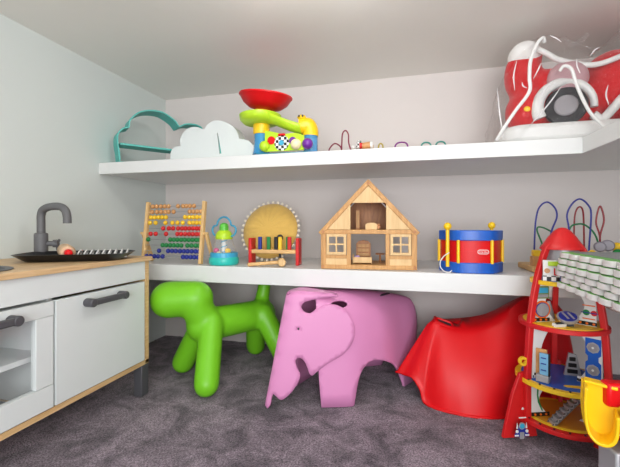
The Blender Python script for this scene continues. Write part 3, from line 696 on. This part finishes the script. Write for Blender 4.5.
# ball run toy
BT = thing('ball_run_toy', 'ball drop toy with red bowl and lime green slide on the upper shelf', 'baby toy', (-.50, 1.40, ZU))
def bt(name, mb, m, **k): return obj(name, mb, m, BT, w=True, **k)
bt('base', MB().prism(rrect(.25, .09, .03), ZU, ZU+.012, Matrix.Translation((-.465, 1.415, 0))), BLUEC, bevel=.003)
bt('left_column', MB().lathe([(.038, .012), (.033, .03), (.030, .06), (.030, .125)], (-.57, 1.40, ZU), 32), CLEARB); bt('left_core', MB().cyl((-.57, 1.40, ZU+.012), (-.57, 1.40, ZU+.118), .024), BLUEC)
bt('lower_collar', MB().lathe([(0, .095), (.032, .095), (.034, .1), (.034, .138), (.03, .14), (0, .14)], (-.57, 1.40, ZU), 32), YEL)
mb = MB().lathe([(0, .133), (.045, .134), (.070, .140), (.083, .153), (.086, .172), (.082, .173), (.077, .156), (.064, .145), (.043, .139), (0, .138)], (-.575, 1.40, ZU), 40)
tray = bt('slide_tray', mb, LIME)
# sloping half pipe from the tray to the elbow
cs = [(math.cos(PI+PI*k/10), math.sin(PI+PI*k/10)) for k in range(11)]
path = crom([(-.55, 1.39, 1.068), (-.515, 1.38, 1.060), (-.47, 1.375, 1.040), (-.435, 1.38, 1.026), (-.395, 1.39, 1.014)], 5); vs_ = []
for p in path:
    for a, b in cs: vs_.append(p+Vector((-.1*a*.02, a*.034, b*.034)))
nn = len(cs); mb = MB().add(vs_, [(i*nn+k, i*nn+k+1, (i+1)*nn+k+1, (i+1)*nn+k) for i in range(len(path)-1) for k in range(nn-1)])
bt('slide', mb, LIME, solid=.004)
bt('upper_collar', MB().lathe([(.04, .14), (.04, .165), (.035, .19), (.032, .20), (0, .20)], (-.563, 1.40, ZU), 32), YEL)
bt('bowl', MB().lathe([(0, 0), (.036, .0), (.066, .008), (.090, .026), (.103, .047), (.109, .053), (.108, .059), (.1, .053), (.086, .032), (.06, .014), (0, .007)], (0, 0, 0), 44).xf(Matrix.Translation((-.555, 1.40, ZU+.193)) @ Matrix.Rotation(.12, 4, 'Y') @ Matrix.Rotation(.1, 4, 'X')), RED)
bt('right_column', MB().cyl((-.362, 1.40, ZU+.012), (-.362, 1.40, ZU+.095), .029, n=28), CLEARB)
bt('elbow', MB().tube([(-.405, 1.39, 1.012), (-.388, 1.393, 1.013), (-.37, 1.397, 1.012), (-.362, 1.40, .99), (-.362, 1.40, .972)], .031, 20), YEL)
el = bt('elbow_cap', MB().sph((-.392, 1.375, 1.043), .012, 16, (1.5, 1, .8)), YEL)
for x in (-.399, -.385): bt('eye', MB().sph((x, 1.364, 1.045), .0045, 12), CHAR)
MP = face_M((-.46, 1.355, ZU+.05), (0, -1, 0))
bt('pattern_panel', MB().prism([(-.075, -.037), (.085, -.037), (.085, .018), (.05, .03), (.0, .028), (-.05, .042), (-.075, .044)], 0, .006, MP), LIME)
bt('chequered_disc', MB().cyl(MP @ Vector((-.005, -.006, .006)), MP @ Vector((-.005, -.006, .008)), .03, n=28), CHECKB); bt('disc_centre', MB().cyl(MP @ Vector((-.005, -.006, .008)), MP @ Vector((-.005, -.006, .012)), .010), BLUEC)
bt('red_disc', MB().cyl(MP @ Vector((-.048, .006, .006)), MP @ Vector((-.048, .006, .008)), .016), RED); bt('purple_disc', MB().cyl(MP @ Vector((.04, .0, .006)), MP @ Vector((.04, .0, .008)), .015), PURPLE)
bt('red_badge', MB().prism(rrect(.03, .011, .005), .006, .008, MP @ Matrix.Translation((-.005, .025, 0))), RED)
for x, y, m, lb in ((-.405, 1.342, CREAM, 'cream'), (-.36, 1.345, PURPLE, 'purple'), (-.535, 1.345, LIME, 'lime green')):
    b = obj('toy_ball', MB().sph((0, 0, 0), .021, 20), m); b.location = (x, y, ZU+.034); tag(b, lb+' ball at the foot of the ball drop toy', 'ball', 'balls of the ball drop toy')

# two low bead mazes peeking over the shelf edge
M1 = thing('bead_maze', 'bead maze with maroon wires, partly hidden by the upper shelf edge', 'bead maze', (-.21, 1.5, ZU))
obj('base', MB().bx(-.32, -.11, 1.45, 1.56, ZU, ZU+.018), BEECHX, M1, w=True, bevel=.004)
z0 = ZU+.016
obj('wire', MB().tube([(-.309, 1.5, z0), (-.306, 1.5, .94), (-.283, 1.5, .961), (-.258, 1.5, .944), (-.255, 1.5, z0)], .003, 8), MAROON, M1, w=True)
obj('wire', MB().tube([(-.255, 1.495, z0), (-.253, 1.495, .96), (-.250, 1.495, .998), (-.238, 1.495, 1.011), (-.226, 1.495, .995), (-.224, 1.495, .958), (-.21, 1.495, z0)], .003, 8), MAROON, M1, w=True)
obj('roller', MB().cyl((-.172, 1.5, .943), (-.135, 1.5, .947), .014), TAN, M1, w=True)
obj('roller_cap', MB().cyl((-.136, 1.5, .945), (-.126, 1.5, .946), .018), WHITEP, M1, w=True); obj('roller_cap', MB().cyl((-.19, 1.5, .947), (-.172, 1.5, .945), .021), CHECK, M1, w=True)
obj('red_cap', MB().cyl((-.178, 1.487, .943), (-.168, 1.487, .943), .012), REDW, M1, w=True); obj('bead', MB().sph((-.205, 1.49, .938), .010, 14), WHITEP, M1, w=True)
for x in (-.186, -.128): obj('post', MB().cyl((x, 1.5, z0), (x, 1.5, .945), .005, n=10), BEECH, M1, w=True)
M2 = thing('bead_maze', 'low bead maze with olive, purple and teal wire arches on the upper shelf', 'bead maze', (.02, 1.5, ZU))
obj('base', MB().bx(-.105, .18, 1.45, 1.55, ZU, ZU+.014), BEECHX, M2, w=True, bevel=.004)
for xa, xb, zt_, m in ((-.090+.0-.032, -.086, .950, OLIVE), (-.038, .010, .951, PURP), (.062, .098, .945, TEALW), (.116, .152, .945, TEALW)):
    xa = max(xa, -.104); xm = (xa+xb)/2
    obj('wire', MB().tube([(xa, 1.5, ZU+.012), (xa, 1.5, zt_-.016), (xa*.7+xm*.3, 1.5, zt_-.004), (xm, 1.5, zt_), (xb*.7+xm*.3, 1.5, zt_-.004), (xb, 1.5, zt_-.016), (xb, 1.5, ZU+.012)], .0032, 8), m, M2, w=True)

# red ride-on toy in a clear bag
RT = thing('ride_on_toy', 'red plush ride-on toy with black wheel on a white rocker base', 'ride-on toy', (.58, 1.5, ZU))
def rt(name, mb, m, **k): return obj(name, mb, m, RT, w=True, **k)
rt('rocker_base', MB().prism(rrect(.60, .22, .07, 8), ZU+.001, ZU+.065, Matrix.Translation((.63, 1.475, 0))), WHITEP, bevel=.018)
mb = MB()
mb.sph((.415, 1.485, 1.165), .062, 24, (.98, 1.1, 1.55)).sph((.425, 1.48, 1.22), .052, 24, (1, 1.1, 1)).sph((.43, 1.48, 1.03), .07, 24, (1.05, 1.2, 1.2)).sph((.55, 1.5, 1.03), .10, 24, (1.4, .95, .95)).sph((.70, 1.5, 1.10), .11, 24, (.95, 1, 1.15)).sph((.80, 1.5, 1.14), .12, 24, (.9, 1, 1.1)).sph((.5, 1.49, 1.12), .06, 20, (1.1, 1.2, 1.0))
rt('body', mb, REDF, remesh=.009, smooth=10)
rt('crown_patch', MB().sph((.418, 1.474, 1.228), .055, 24, (.97, 1.1, .95)), mat('white_plush', (236, 234, 232), .85, .2, .05, 60, .5, 300))
rt('seat_pad', MB().sph((.535, 1.42, 1.118), .06, 24, (1.05, .55, .98)), PADG)
wh = rt('wheel', MB().lathe([(0, -.016), (.05, -.016), (.061, -.008), (.063, .004), (.058, .016), (0, .018)], (.521, 1.402, 1.018), 36, (-.25, -1, -.05)), RUBBER)
rt('hub', MB().lathe([(0, .0), (.034, .0), (.034, .006), (.03, .010), (0, .012)], Vector((.521, 1.402, 1.018))+Vector((-.25, -1, -.05)).normalized()*.013, 32, (-.25, -1, -.05)), HUB)
fe = [(.521+.083*math.cos(a), 1.402, 1.018+.083*math.sin(a)) for a in [math.radians(q) for q in range(205, -6, -14)]]
rt('fender', MB().tube(fe, lambda v: .020*(1-.45*v), 14, smooth=3), WHITEP)
rt('trim', MB().tube([(.60, 1.40, .985), (.625, 1.40, .968), (.655, 1.395, 1.0), (.69, 1.39, 1.04), (.75, 1.39, 1.055)], .014, 10), WHITEP)
rt('piping', MB().tube([(.445, 1.415, 1.225), (.47, 1.41, 1.205), (.505, 1.41, 1.180), (.577, 1.415, 1.158), (.62, 1.40, 1.150), (.675, 1.39, 1.165), (.74, 1.385, 1.19)], .009, 10), WHITEP)
rt('badge', MB().sph((.408, 1.404, 1.02), .012, 14, (1, .4, .8)), YEL)
PB = thing('plastic_bag', 'clear crinkled plastic bag wrapped around the red ride-on toy', 'plastic bag', (.6, 1.5, ZU))
mb = MB(); n1, n2 = 150, 80; vs_ = []
bc = Vector((.625, 1.51, ZU+.0035))
for j in range(n2+1):
    ph = PI/2*j/n2
    for k in range(n1):
        th = 2*PI*k/n1; e = .62
        sg = lambda q, p: math.copysign(abs(q)**p, q)
        sh = math.cos(ph)**.42
        x = .315*sg(math.cos(th), e)*sh*(1-.12*math.sin(ph)); y = .178*sg(math.sin(th), e)*sh; z = .405*math.sin(ph)**.9
        p = Vector((x, y, z)); q = noise.noise(p*11)*.010+.014*(.5-abs(noise.noise(p*17)))+.007*(.5-abs(noise.noise(p*38)))
        if j == 0: q = 0
        # dip of the bag over the saddle
        dip = .10*math.exp(-((x+.02)/.09)**2)*math.sin(ph)**2
        r_ = p+Vector((p.x*.8, p.y, p.z*.3)).normalized()*q; r_.z = max(r_.z-dip, 0 if j == 0 else .002)
        r_.z = min(r_.z, .42); vs_.append(bc+r_)
mb.add(vs_, [(j*n1+k, j*n1+(k+1) % n1, (j+1)*n1+(k+1) % n1, (j+1)*n1+k) for j in range(n2) for k in range(n1)]).weld(.0005)
obj('film', mb, BAG, PB, w=True, ang=180)
obj('drawstring', MB().tube([(.437, 1.335, 1.212), (.429, 1.325, 1.222), (.410, 1.32, 1.20), (.392, 1.318, 1.150), (.388, 1.316, 1.097), (.388, 1.318, 1.05), (.350, 1.318, .995), (.318, 1.32, .945), (.297, 1.34, .905)], .0055, 10), WHITEP, PB, w=True, label='white drawstring cord')
obj('drawstring', MB().tube([(.478, 1.33, 1.112), (.488, 1.322, 1.124), (.507, 1.32, 1.112), (.518, 1.318, 1.07), (.530, 1.316, 1.03), (.555, 1.314, .97), (.585, 1.312, .93), (.61, 1.312, .905)], .005, 10), WHITEP, PB, w=True, label='white drawstring cord')
STREAK = clear('white_bag_highlight', (250, 248, 250), .62, .2)  # white streaks painted in for highlights along the film's creases
for cr_ in ([(.402, 1.327, 1.093), (.416, 1.327, 1.121), (.425, 1.327, 1.143)], [(.387, 1.327, 1.166), (.396, 1.326, 1.159), (.399, 1.327, 1.149)], [(.453, 1.337, 1.233), (.47, 1.335, 1.221), (.484, 1.332, 1.206)],
            [(.561, 1.327, 1.149), (.574, 1.327, 1.167), (.587, 1.327, 1.174)], [(.481, 1.327, 1.06), (.444, 1.325, 1.006), (.384, 1.327, .933)], [(.298, 1.337, 1.077), (.304, 1.327, .984), (.316, 1.33, .905)],
            [(.355, 1.33, 1.16), (.346, 1.33, 1.112), (.349, 1.33, 1.063)], [(.525, 1.327, 1.147), (.525, 1.326, 1.122), (.534, 1.327, 1.099)], [(.609, 1.327, 1.054), (.603, 1.326, 1.023), (.611, 1.327, .992)], [(.422, 1.327, 1.03), (.436, 1.326, 1.061), (.467, 1.327, 1.084)], [(.37, 1.327, 1.087), (.372, 1.326, 1.074), (.384, 1.327, 1.066)]):
    obj('highlight_streak', MB().tube(cr_, lambda v: .0006+.0017*math.sin(PI*v), 6, smooth=6), STREAK, PB, w=True)
obj('gathered_neck', MB().tube([(.50, 1.35, 1.225), (.515, 1.345, 1.20), (.54, 1.34, 1.205), (.56, 1.345, 1.225)], .008, 8), BAG, PB, w=True)

# ------------------------------------------------------------------ toy rocket
RC = Vector((.447, 1.225, 0)); RK = thing('toy_rocket', 'red wooden toy rocket with open floors standing on the carpet', 'toy rocket', RC)
angs = [math.radians(a) for a in (201, 321, 81)]
def pol(a, r, z): return Vector((r*math.cos(a), r*math.sin(a), z))
prof = [(.012, .604), (.036, .578), (.058, .552), (.077, .50), (.090, .45), (.103, .38), (.110, .32), (.115, .24), (.118, .17), (.118, .055)]
ps = [(p.x, p.y) for p in crom([(a, b, 0) for a, b in prof], 4)]
def radial(a): return Matrix(((math.cos(a), 0, math.sin(a), 0), (math.sin(a), 0, -math.cos(a), 0), (0, 1, 0, 0), (0, 0, 0, 1)))   # plane: u outward, v up
for a in angs:
    inn = [(max(r-.016, .004), z) for r, z in ps]
    obj('upright', MB().plate(ps[4:]+list(reversed(inn[4:])), [], -.0075, .0075, radial(a)), REDW, RK, bevel=.002)
    obj('fin', MB().plate([(.072, 0), (.084, .06), (.108, .19), (.127, .186), (.150, .128), (.164, .07), (.180, 0)], [], *((.0076, .0186) if math.cos(a) < 0 or math.sin(a) > 0 else (-.0186, -.0076))[::1], radial(a)), REDW, RK, bevel=.0015)
obj('nose_cone', MB().lathe([(0, .613), (.010, .611), (.022, .602), (.036, .584), (.049, .563), (.057, .552), (.057, .549), (.052, .549), (0, .552)], n=36), REDW, RK)
obj('nose_collar', MB().lathe([(0, .5485), (.041, .5485), (.043, .53), (.045, .50), (0, .50)], n=32), SILV, RK)
def fdisc(z, r, rim, topm, th=.012, rin=.012):
    f = obj('floor_disc', MB().lathe([(0, 0), (r, 0), (r, th), (r-.002, th), (0, th)], (0, 0, z-th), 48), rim, RK, bevel=.001)
    obj('floor_top', MB().lathe([(0, 0), (r-rin, 0), (r-rin, .0015), (0, .0015)], (0, 0, z), 48), topm, f); return f
f1 = fdisc(.46, .082, YELW, BLUE); f2 = fdisc(.337, .112, REDW, YELW); f3 = fdisc(.174, .121, YELW, BLUE, rin=.016); f4 = fdisc(.063, .120, REDW, ORDK, rin=.02)
obj('floor_stripe', MB().lathe([(.090, .0015), (.103, .0015), (.103, .0022), (.090, .0022)], (0, 0, .063), 48), YELW, f4)
for z, r, par, m in ((.063, .1115, f4, BLACK), (.174, .1135, f3, BLACK)):
    for k in range(7):
        p = pol(math.radians(205+k*18), r, z+.0025); obj('dot', MB().cyl(p-U*.002, p, .003, n=10), m, par)
f5 = obj('landing_strip', MB().prism([(-.03, -.004), (.05, -.012), (.053, .012), (-.03, .008), (-.036, .002)], .1757, .177, Matrix.Translation((.012, -.077, 0))), YELW, f3)
# white inner wall boards beside the uprights: curved inner edge
def web(a, z0, z1, rin_top, wd, r_out):
    h_ = z1-z0; e = [(r_out, z0), (r_out, z1)]
    arc = [(r_out-wd*(.45+.55*abs(2*t-1)**1.7), z1-h_*t) for t in [k/12 for k in range(13)]]
    return MB().plate([(r_out, z0), (r_out, z1)]+arc, [], -.003, .003, radial(a))
for a in angs[:2]:
    for z0, z1, ro in ((.0645, .16, .103), (.1755, .324, .097), (.3385, .447, .083)):
        obj('wall_board', web(a, z0, z1, .04, .06, ro), WHITEP, RK)
# printed pictures on the boards (on the side that faces the front)
def pic(a, u, v, poly, m, par=RK, name='print', side=None, d=.0032):
    s2 = side if side is not None else (1 if math.sin(a-math.radians(-90)) and False else 1)
    M_ = radial(a) @ Matrix.Translation((u, v, 0))
    lo, hi = (d, d+.0012) if s2 > 0 else (-d-.0012, -d)
    return obj(name, MB().plate(poly, [], lo, hi, M_), m, par)
def circ(r, n=20): return [(r*math.cos(2*PI*k/n), r*math.sin(2*PI*k/n)) for k in range(n)]
L_, R_ = angs[0], angs[1]
def seen(a):   # which side of the radial plane faces the room
    nrm = Vector((math.sin(a), -math.cos(a))); return 1 if nrm.y < 0 else -1
sl_, sr_ = seen(L_), seen(R_)
pic(L_, .066, .424, rrect(.042, .036, .004), mat('screen_frame_green', (120, 140, 70), .5), side=sl_); pic(L_, .066, .430, rrect(.034, .016, .002), BLUEC, side=sl_, d=.0045); pic(L_, .066, .414, rrect(.034, .009, .002), SILV, side=sl_, d=.0045)
pic(L_, .067, .374, circ(.026), ORANGE, side=sl_); pic(L_, .067, .374, circ(.021), BLUED, side=sl_, d=.0045); pic(L_, .067, .374, circ(.019), SILV, side=sl_, d=.006); pic(L_, .067, .374, rrect(.006, .032, .002), SILV, side=sl_, d=.0072)
pic(L_, .066, .345, rrect(.046, .010, .001), BLACK, side=sl_)
for u in (.055, .072, .089): pic(L_, u, .345, circ(.0032, 10), ORANGE, side=sl_, d=.0045)
pic(L_, .07, .184, rrect(.05, .014, .001), CHECK, side=sl_); pic(L_, .072, .07, rrect(.056, .012, .001), BLACK, side=sl_)
for u in (.055, .072, .089): pic(L_, u, .07, circ(.0032, 10), ORANGE, side=sl_, d=.0045)
pic(L_, .08, .115, [(-.002, .035), (.002, .035), (.003, .01), (.0, -.01), (-.012, -.035), (-.016, -.035), (-.005, -.01), (-.001, .01)], GREENP, side=sl_)
pic(R_, .076, .249, [(-.018, -.056), (.018, -.056), (.018, -.012), (.012, -.006), (.012, .006), (.018, .012), (.018, .056), (-.018, .056), (-.018, .012), (-.012, .006), (-.012, -.006), (-.018, -.012)], BLUE, side=sr_)
for v in (.218, .28): pic(R_, .076, v, circ(.0155, 8), SILV, side=sr_, d=.0045); pic(R_, .076, v, circ(.011), HUB, side=sr_, d=.0055); pic(R_, .076, v, circ(.003, 10), WHITEP, side=sr_, d=.0066)
pic(R_, .064, .184, rrect(.05, .014, .001), CHECK, side=sr_); pic(R_, .062, .345, rrect(.046, .010, .001), BLACK, side=sr_)
for u in (.046, .062, .078): pic(R_, u, .345, circ(.0032, 10), ORANGE, side=sr_, d=.0045)
pic(R_, .06, .375, circ(.008), GREENP, side=sr_); pic(R_, .078, .375, circ(.0075), REDW, side=sr_); pic(R_, .068, .375, rrect(.04, .0025, .001), BLUED, side=sr_, d=.0045); pic(R_, .066, .395, rrect(.03, .003, .001), ORANGE, side=sr_); pic(R_, .066, .358, rrect(.03, .003, .001), ORANGE, side=sr_)
# ship emblem on the fins
for a, s2 in ((L_, sl_), (R_, sr_)):
    K3 = lambda P: [(x*1.35, y*1.35) for x, y in P]
    e = pic(a, .142, .036, K3([(-.016, -.008), (-.009, .002), (-.006, .012), (.006, .012), (.009, .002), (.016, -.008), (.016, -.013), (-.016, -.013)]), BLUED, name='emblem', side=s2, d=.0188)
    pic(a, .142, .049, circ(.0098), SILV, side=s2, d=.0199, name='emblem_dome'); pic(a, .142, .049, circ(.007), BLUEC, side=s2, d=.021, name='emblem_dome')
    pic(a, .142, .022, rrect(.013, .019, .002), SILV, side=s2, d=.0199, name='emblem_thruster')
    for s3 in (-1, 1):
        pic(a, .142+.015*s3, .034, circ(.0045, 10), WHITEP, side=s2, d=.0199, name='emblem_dot'); pic(a, .142+.014*s3, .05, K3([(-.0018, -.006), (.0018, -.006), (0, .006)]), WHITEP, side=s2, d=.0188, name='emblem_tip')
        pic(a, .142+.016*s3, .0225, rrect(.012, .004, .001), WHITEP, side=s2, d=.0199, name='emblem_stripe')
    pic(a, .140, .072, rrect(.022, .003, .0008), WHITEP, side=s2, d=.0188, name='emblem_line'); pic(a, .139, .098, K3([(-.003, -.002), (.003, -.002), (0, .003)]), WHITEP, side=s2, d=.0188, name='emblem_tip')
obj('clip', MB().lathe([(.006, -.004), (.013, -.004), (.013, .004), (.006, .004), (.006, -.004)], pol(L_, .124, .225), 20, (.3, -1, 0)), YELW, RK)
# loose pieces inside the rocket
def rp(name, label, x, y, z, rz=0): return thing(name, label, 'rocket toy piece', RC+Vector((x, y, z)), rz, 'loose pieces inside the toy rocket')
k = rp('radar_dish', 'blue toy radar dish on a dark stand on the upper yellow floor', -.008, -.058, .3387)
obj('stand', MB().bx(-.013, .013, -.008, .008, 0, .016), CHAR, k, bevel=.001)
obj('dish', MB().lathe([(0, -.004), (.024, -.004), (.026, 0), (.026, .005), (0, .005)], (0, -.002, .0225), 28, (-.15, -.45, 1)), SILV, k); obj('dish_face', MB().lathe([(0, .005), (.0215, .005), (.0215, .0062), (0, .0062)], (0, -.002, .0225), 28, (-.15, -.45, 1)), BLUED, k)
for s_ in (-1, 1): obj('dish_bar', MB().box(Vector((.007*s_, -.002-.0025, .0292)), (.005, .03, .001), R=frame_to((-.15, -.45, 1)) @ Matrix.Rotation(.5, 3, 'Z')), SILV, k)
k = rp('toy_cone', 'silver grey cone standing on the upper yellow floor', -.024, .032, .3387); obj('cone', MB().lathe([(0, 0), (.017, 0), (.016, .005), (.007, .04), (.004, .05), (0, .051)], n=20), SILV, k)
k = rp('control_desk', 'small black and white slanted desk on the upper yellow floor', -.034, -.074, .3387, .4); obj('desk', MB().box((0, 0, .005), (.034, .012, .008), R=Matrix.Rotation(.3, 3, 'X')), WHITEP, k); obj('desk_top', MB().box((0, -.001, .0098), (.024, .008, .001), R=Matrix.Rotation(.3, 3, 'X')), BLACK, k)
k = rp('map_screen', 'tan board with blue circuit screen on the middle blue floor', -.070, -.052, .1757, -.55)
obj('back_board', MB().bx(-.017, .011, .008, .014, 0, .088), TAN, k, bevel=.001); obj('screen', MB().bx(-.003, .019, -.012, -.004, .022, .082), mat('screen_light_blue', (120, 178, 214), .3), k, bevel=.001)
obj('screen_edge', MB().bx(.019, .022, -.013, -.003, .021, .083), BLACK, k); obj('desk', MB().bx(-.012, .02, -.013, .008, 0, .02), SILV, k, bevel=.002)
for z in (.034, .052, .068): obj('screen_line', MB().bx(.001, .014, -.0128, -.012, z, z+.003), BLUED, k)
k = rp('rack', 'grey rack with three black slots at the back of the blue floor', .03, .015, .1757, -.1)
obj('frame', MB().plate([(-.02, 0), (.024, 0), (.012, .062), (-.008, .066)], [], -.004, .004, Matrix(((1, 0, 0, 0), (0, 0, 1, 0), (0, 1, 0, 0), (0, 0, 0, 1)))), SILV, k)
for j in range(3): obj('slot', MB().prism(rrect(.026-.005*j, .012, .002), .004, .0048, face_M((.001, -.0, .013+.018*j), (0, -1, 0))), BLACK, k)
k = rp('toy_stairs', 'grey stepped toy staircase on the lowest ochre floor', .0, -.055, .0647, .25)
st = [(-.052+.0085*j, .0+.0085*j) for j in range(11)]; poly = []
for j, (x, z) in enumerate(st): poly += [(x-.004, z+.004), (x-.004, z+.014)]
poly += [(.042, .098), (.042, .086), (-.045, 0)]; poly = [(x, min(z, .098)) for x, z in poly]
obj('stair_side', MB().plate([(-.058, 0), (-.046, 0), (.042, .086), (.042, .096)], [], -.012, -.009, Matrix(((1, 0, 0, 0), (0, 0, 1, 0), (0, 1, 0, 0), (0, 0, 0, 1)))), GREY, k)
obj('stair_side', MB().plate([(-.058, 0), (-.046, 0), (.042, .086), (.042, .096)], [], .009, .012, Matrix(((1, 0, 0, 0), (0, 0, 1, 0), (0, 1, 0, 0), (0, 0, 0, 1)))), GREY, k)
for j in range(9): obj('step', MB().bx(-.053+.0105*j, -.042+.0105*j, -.0125, .0125, .007+.0103*j, .0095+.0103*j).bx(-.053+.0105*j, -.051+.0105*j, -.0125, .0125, .0+.0103*j, .0095+.0103*j), SILV, k)
k = rp('robot_figure', 'white toy robot console with chequered foot on the top rocket floor', -.045, -.048, .4617, -.2)
obj('panel', MB().bx(-.02, .02, -.004, .004, 0, .058), WHITEP, k, bevel=.001); obj('checks', MB().bx(-.02, .02, -.0055, -.004, 0, .014), CHECKB, k); obj('display', MB().bx(-.008, .020, -.0065, -.004, .042, .055), LIME, k, bevel=.001)
obj('dial', MB().cyl((-.010, -.004, .028), (-.010, -.0065, .028), .007), TAN, k); obj('arm', MB().bx(.006, .009, -.0056, -.004, .016, .036).bx(.009, .017, -.0056, -.004, .016, .019), REDW, k)

# ------------------------------------------------------------------ stacked road boards on the right arm of the lower shelf
PT, RR = .0535, .0145
for i in range(6):
    ya, yb = .70, 1.118; sh = (.5*PT if i % 2 else 0)*.5+.003*math.sin(i*2.1); x0 = .392+.004*math.sin(i*1.7)
    edge = []; y = yb
    k_ = int((yb-ya)/PT)
    for j in range(k_):
        c = yb-PT*(j+.5)-sh
        for t_ in range(9):
            a = PI/2-PI*t_/8; r_ = PT*.48
            edge.append((x0+.020-.022*abs(math.cos(a))**.38, c+r_*math.sin(a)))
    poly = [(.90, yb), (x0+.05, yb+.002)]+edge+[(x0+.05, ya), (.90, ya)]
    z0 = ZS+.0005+.0158*i
    lab = ['lowest', 'second lowest', 'third from bottom', 'third from top', 'second from top', 'topmost'][i]
    t = thing('road_board', lab+' white scalloped road board in the stack right of the rocket', 'toy road board', (.65, .91, z0), 0, 'stacked scalloped road boards')
    obj('board', MB().prism(poly, z0, z0+.0128), WHITEP, t, w=True, bevel=.0008)
    top_ = [(x*1.0+(.0006 if k_ else 0), y) for x, y in poly]
    obj('grass_layer', MB().prism([(x+.003, y) for x, y in poly], z0+.0128, z0+.0140), GRASS, t, w=True)
    if i == 5:
        obj('road_surface', MB().prism([(.422, .70), (.90, .70), (.90, 1.114), (.46, 1.114), (.43, 1.105), (.422, 1.08)], z0+.0140, z0+.0148), ROADG, t, w=True)

# ------------------------------------------------------------------ yellow slide toy at the right edge
YT = thing('slide_toy', 'yellow plastic slide with red panel on a grey column, right edge', 'toy slide', (.46, .86, 0))
YA = Vector((.95, .25, 0)).normalized(); YN = Vector((-.25, .95, 0))   # along the chute to the right / away
cu_ = [(-.021, .108), (-.0225, .06), (-.018, .022), (-.006, .004), (.008, .0), (.022, .006), (.031, .022), (.034, .05), (.034, .066)]
cu_ = [(p.x, p.y) for p in crom([(a, b, 0) for a, b in cu_], 4)]
CM = lambda dd: Matrix.Translation(Vector((.366, .835, .186))+Vector((.35, .94, 0)).normalized()*dd) @ Matrix(((.84, 0, .349, 0), (-.54, 0, .937, 0), (0, 1, 0, 0), (0, 0, 0, 1)))
def offs(P, d):
    o = []
    for k, p in enumerate(P):
        a = Vector(P[max(k-1, 0)]); b = Vector(P[min(k+1, len(P)-1)]); t_ = (b-a).normalized(); o.append((p[0]+t_.y*-d, p[1]+t_.x*d))
    return o
inn_ = offs(cu_, .006)
obj('chute', MB().plate(cu_+list(reversed(inn_)), [], 0, .05, CM(0)), YEL, YT, w=True, bevel=.002, ang=50)
obj('chute_end', MB().plate(offs(cu_, -.004)+[(.038, .075), (.038, .108)], [], -.006, .006, CM(.05)), YEL, YT, w=True)
obj('chute_top', MB().plate([(-.021, .034), (.034, .034), (.034, .058), (-.021, .058)], [], 0, .006, Matrix.Translation((0, 0, 0)) @ Matrix.Translation((.366, .835, .291)) @ Matrix(((.84, .35, 0, 0), (-.54, .94, 0, 0), (0, 0, 1, 0), (0, 0, 0, 1)))), YEL, YT, w=True, bevel=.002)
obj('side_ramp', MB().prism([(0, -.05), (.16, -.10), (.16, .03), (.10, .028), (.05, .03), (.012, .028), (.0, .015)], 0, .03, face_M((.398, .820, .246), (.2, -.98, 0))), YEL, YT, w=True, bevel=.006)
obj('red_panel', MB().box((.455, .875, .278), (.13, .03, .048), rz=.1), RED, YT, w=True, bevel=.006)
obj('column', MB().box((.46, .862, .091), (.15, .05, .181), rz=.2), SILV, YT, w=True, bevel=.004)
tag(obj('toy_disc', MB().lathe([(0, 0), (.05, 0), (.055, .006), (.052, .016), (.045, .02), (0, .018)], (.43, .985, .001), 36), CREAM), 'round cream disc on the carpet below the yellow slide', 'disc')
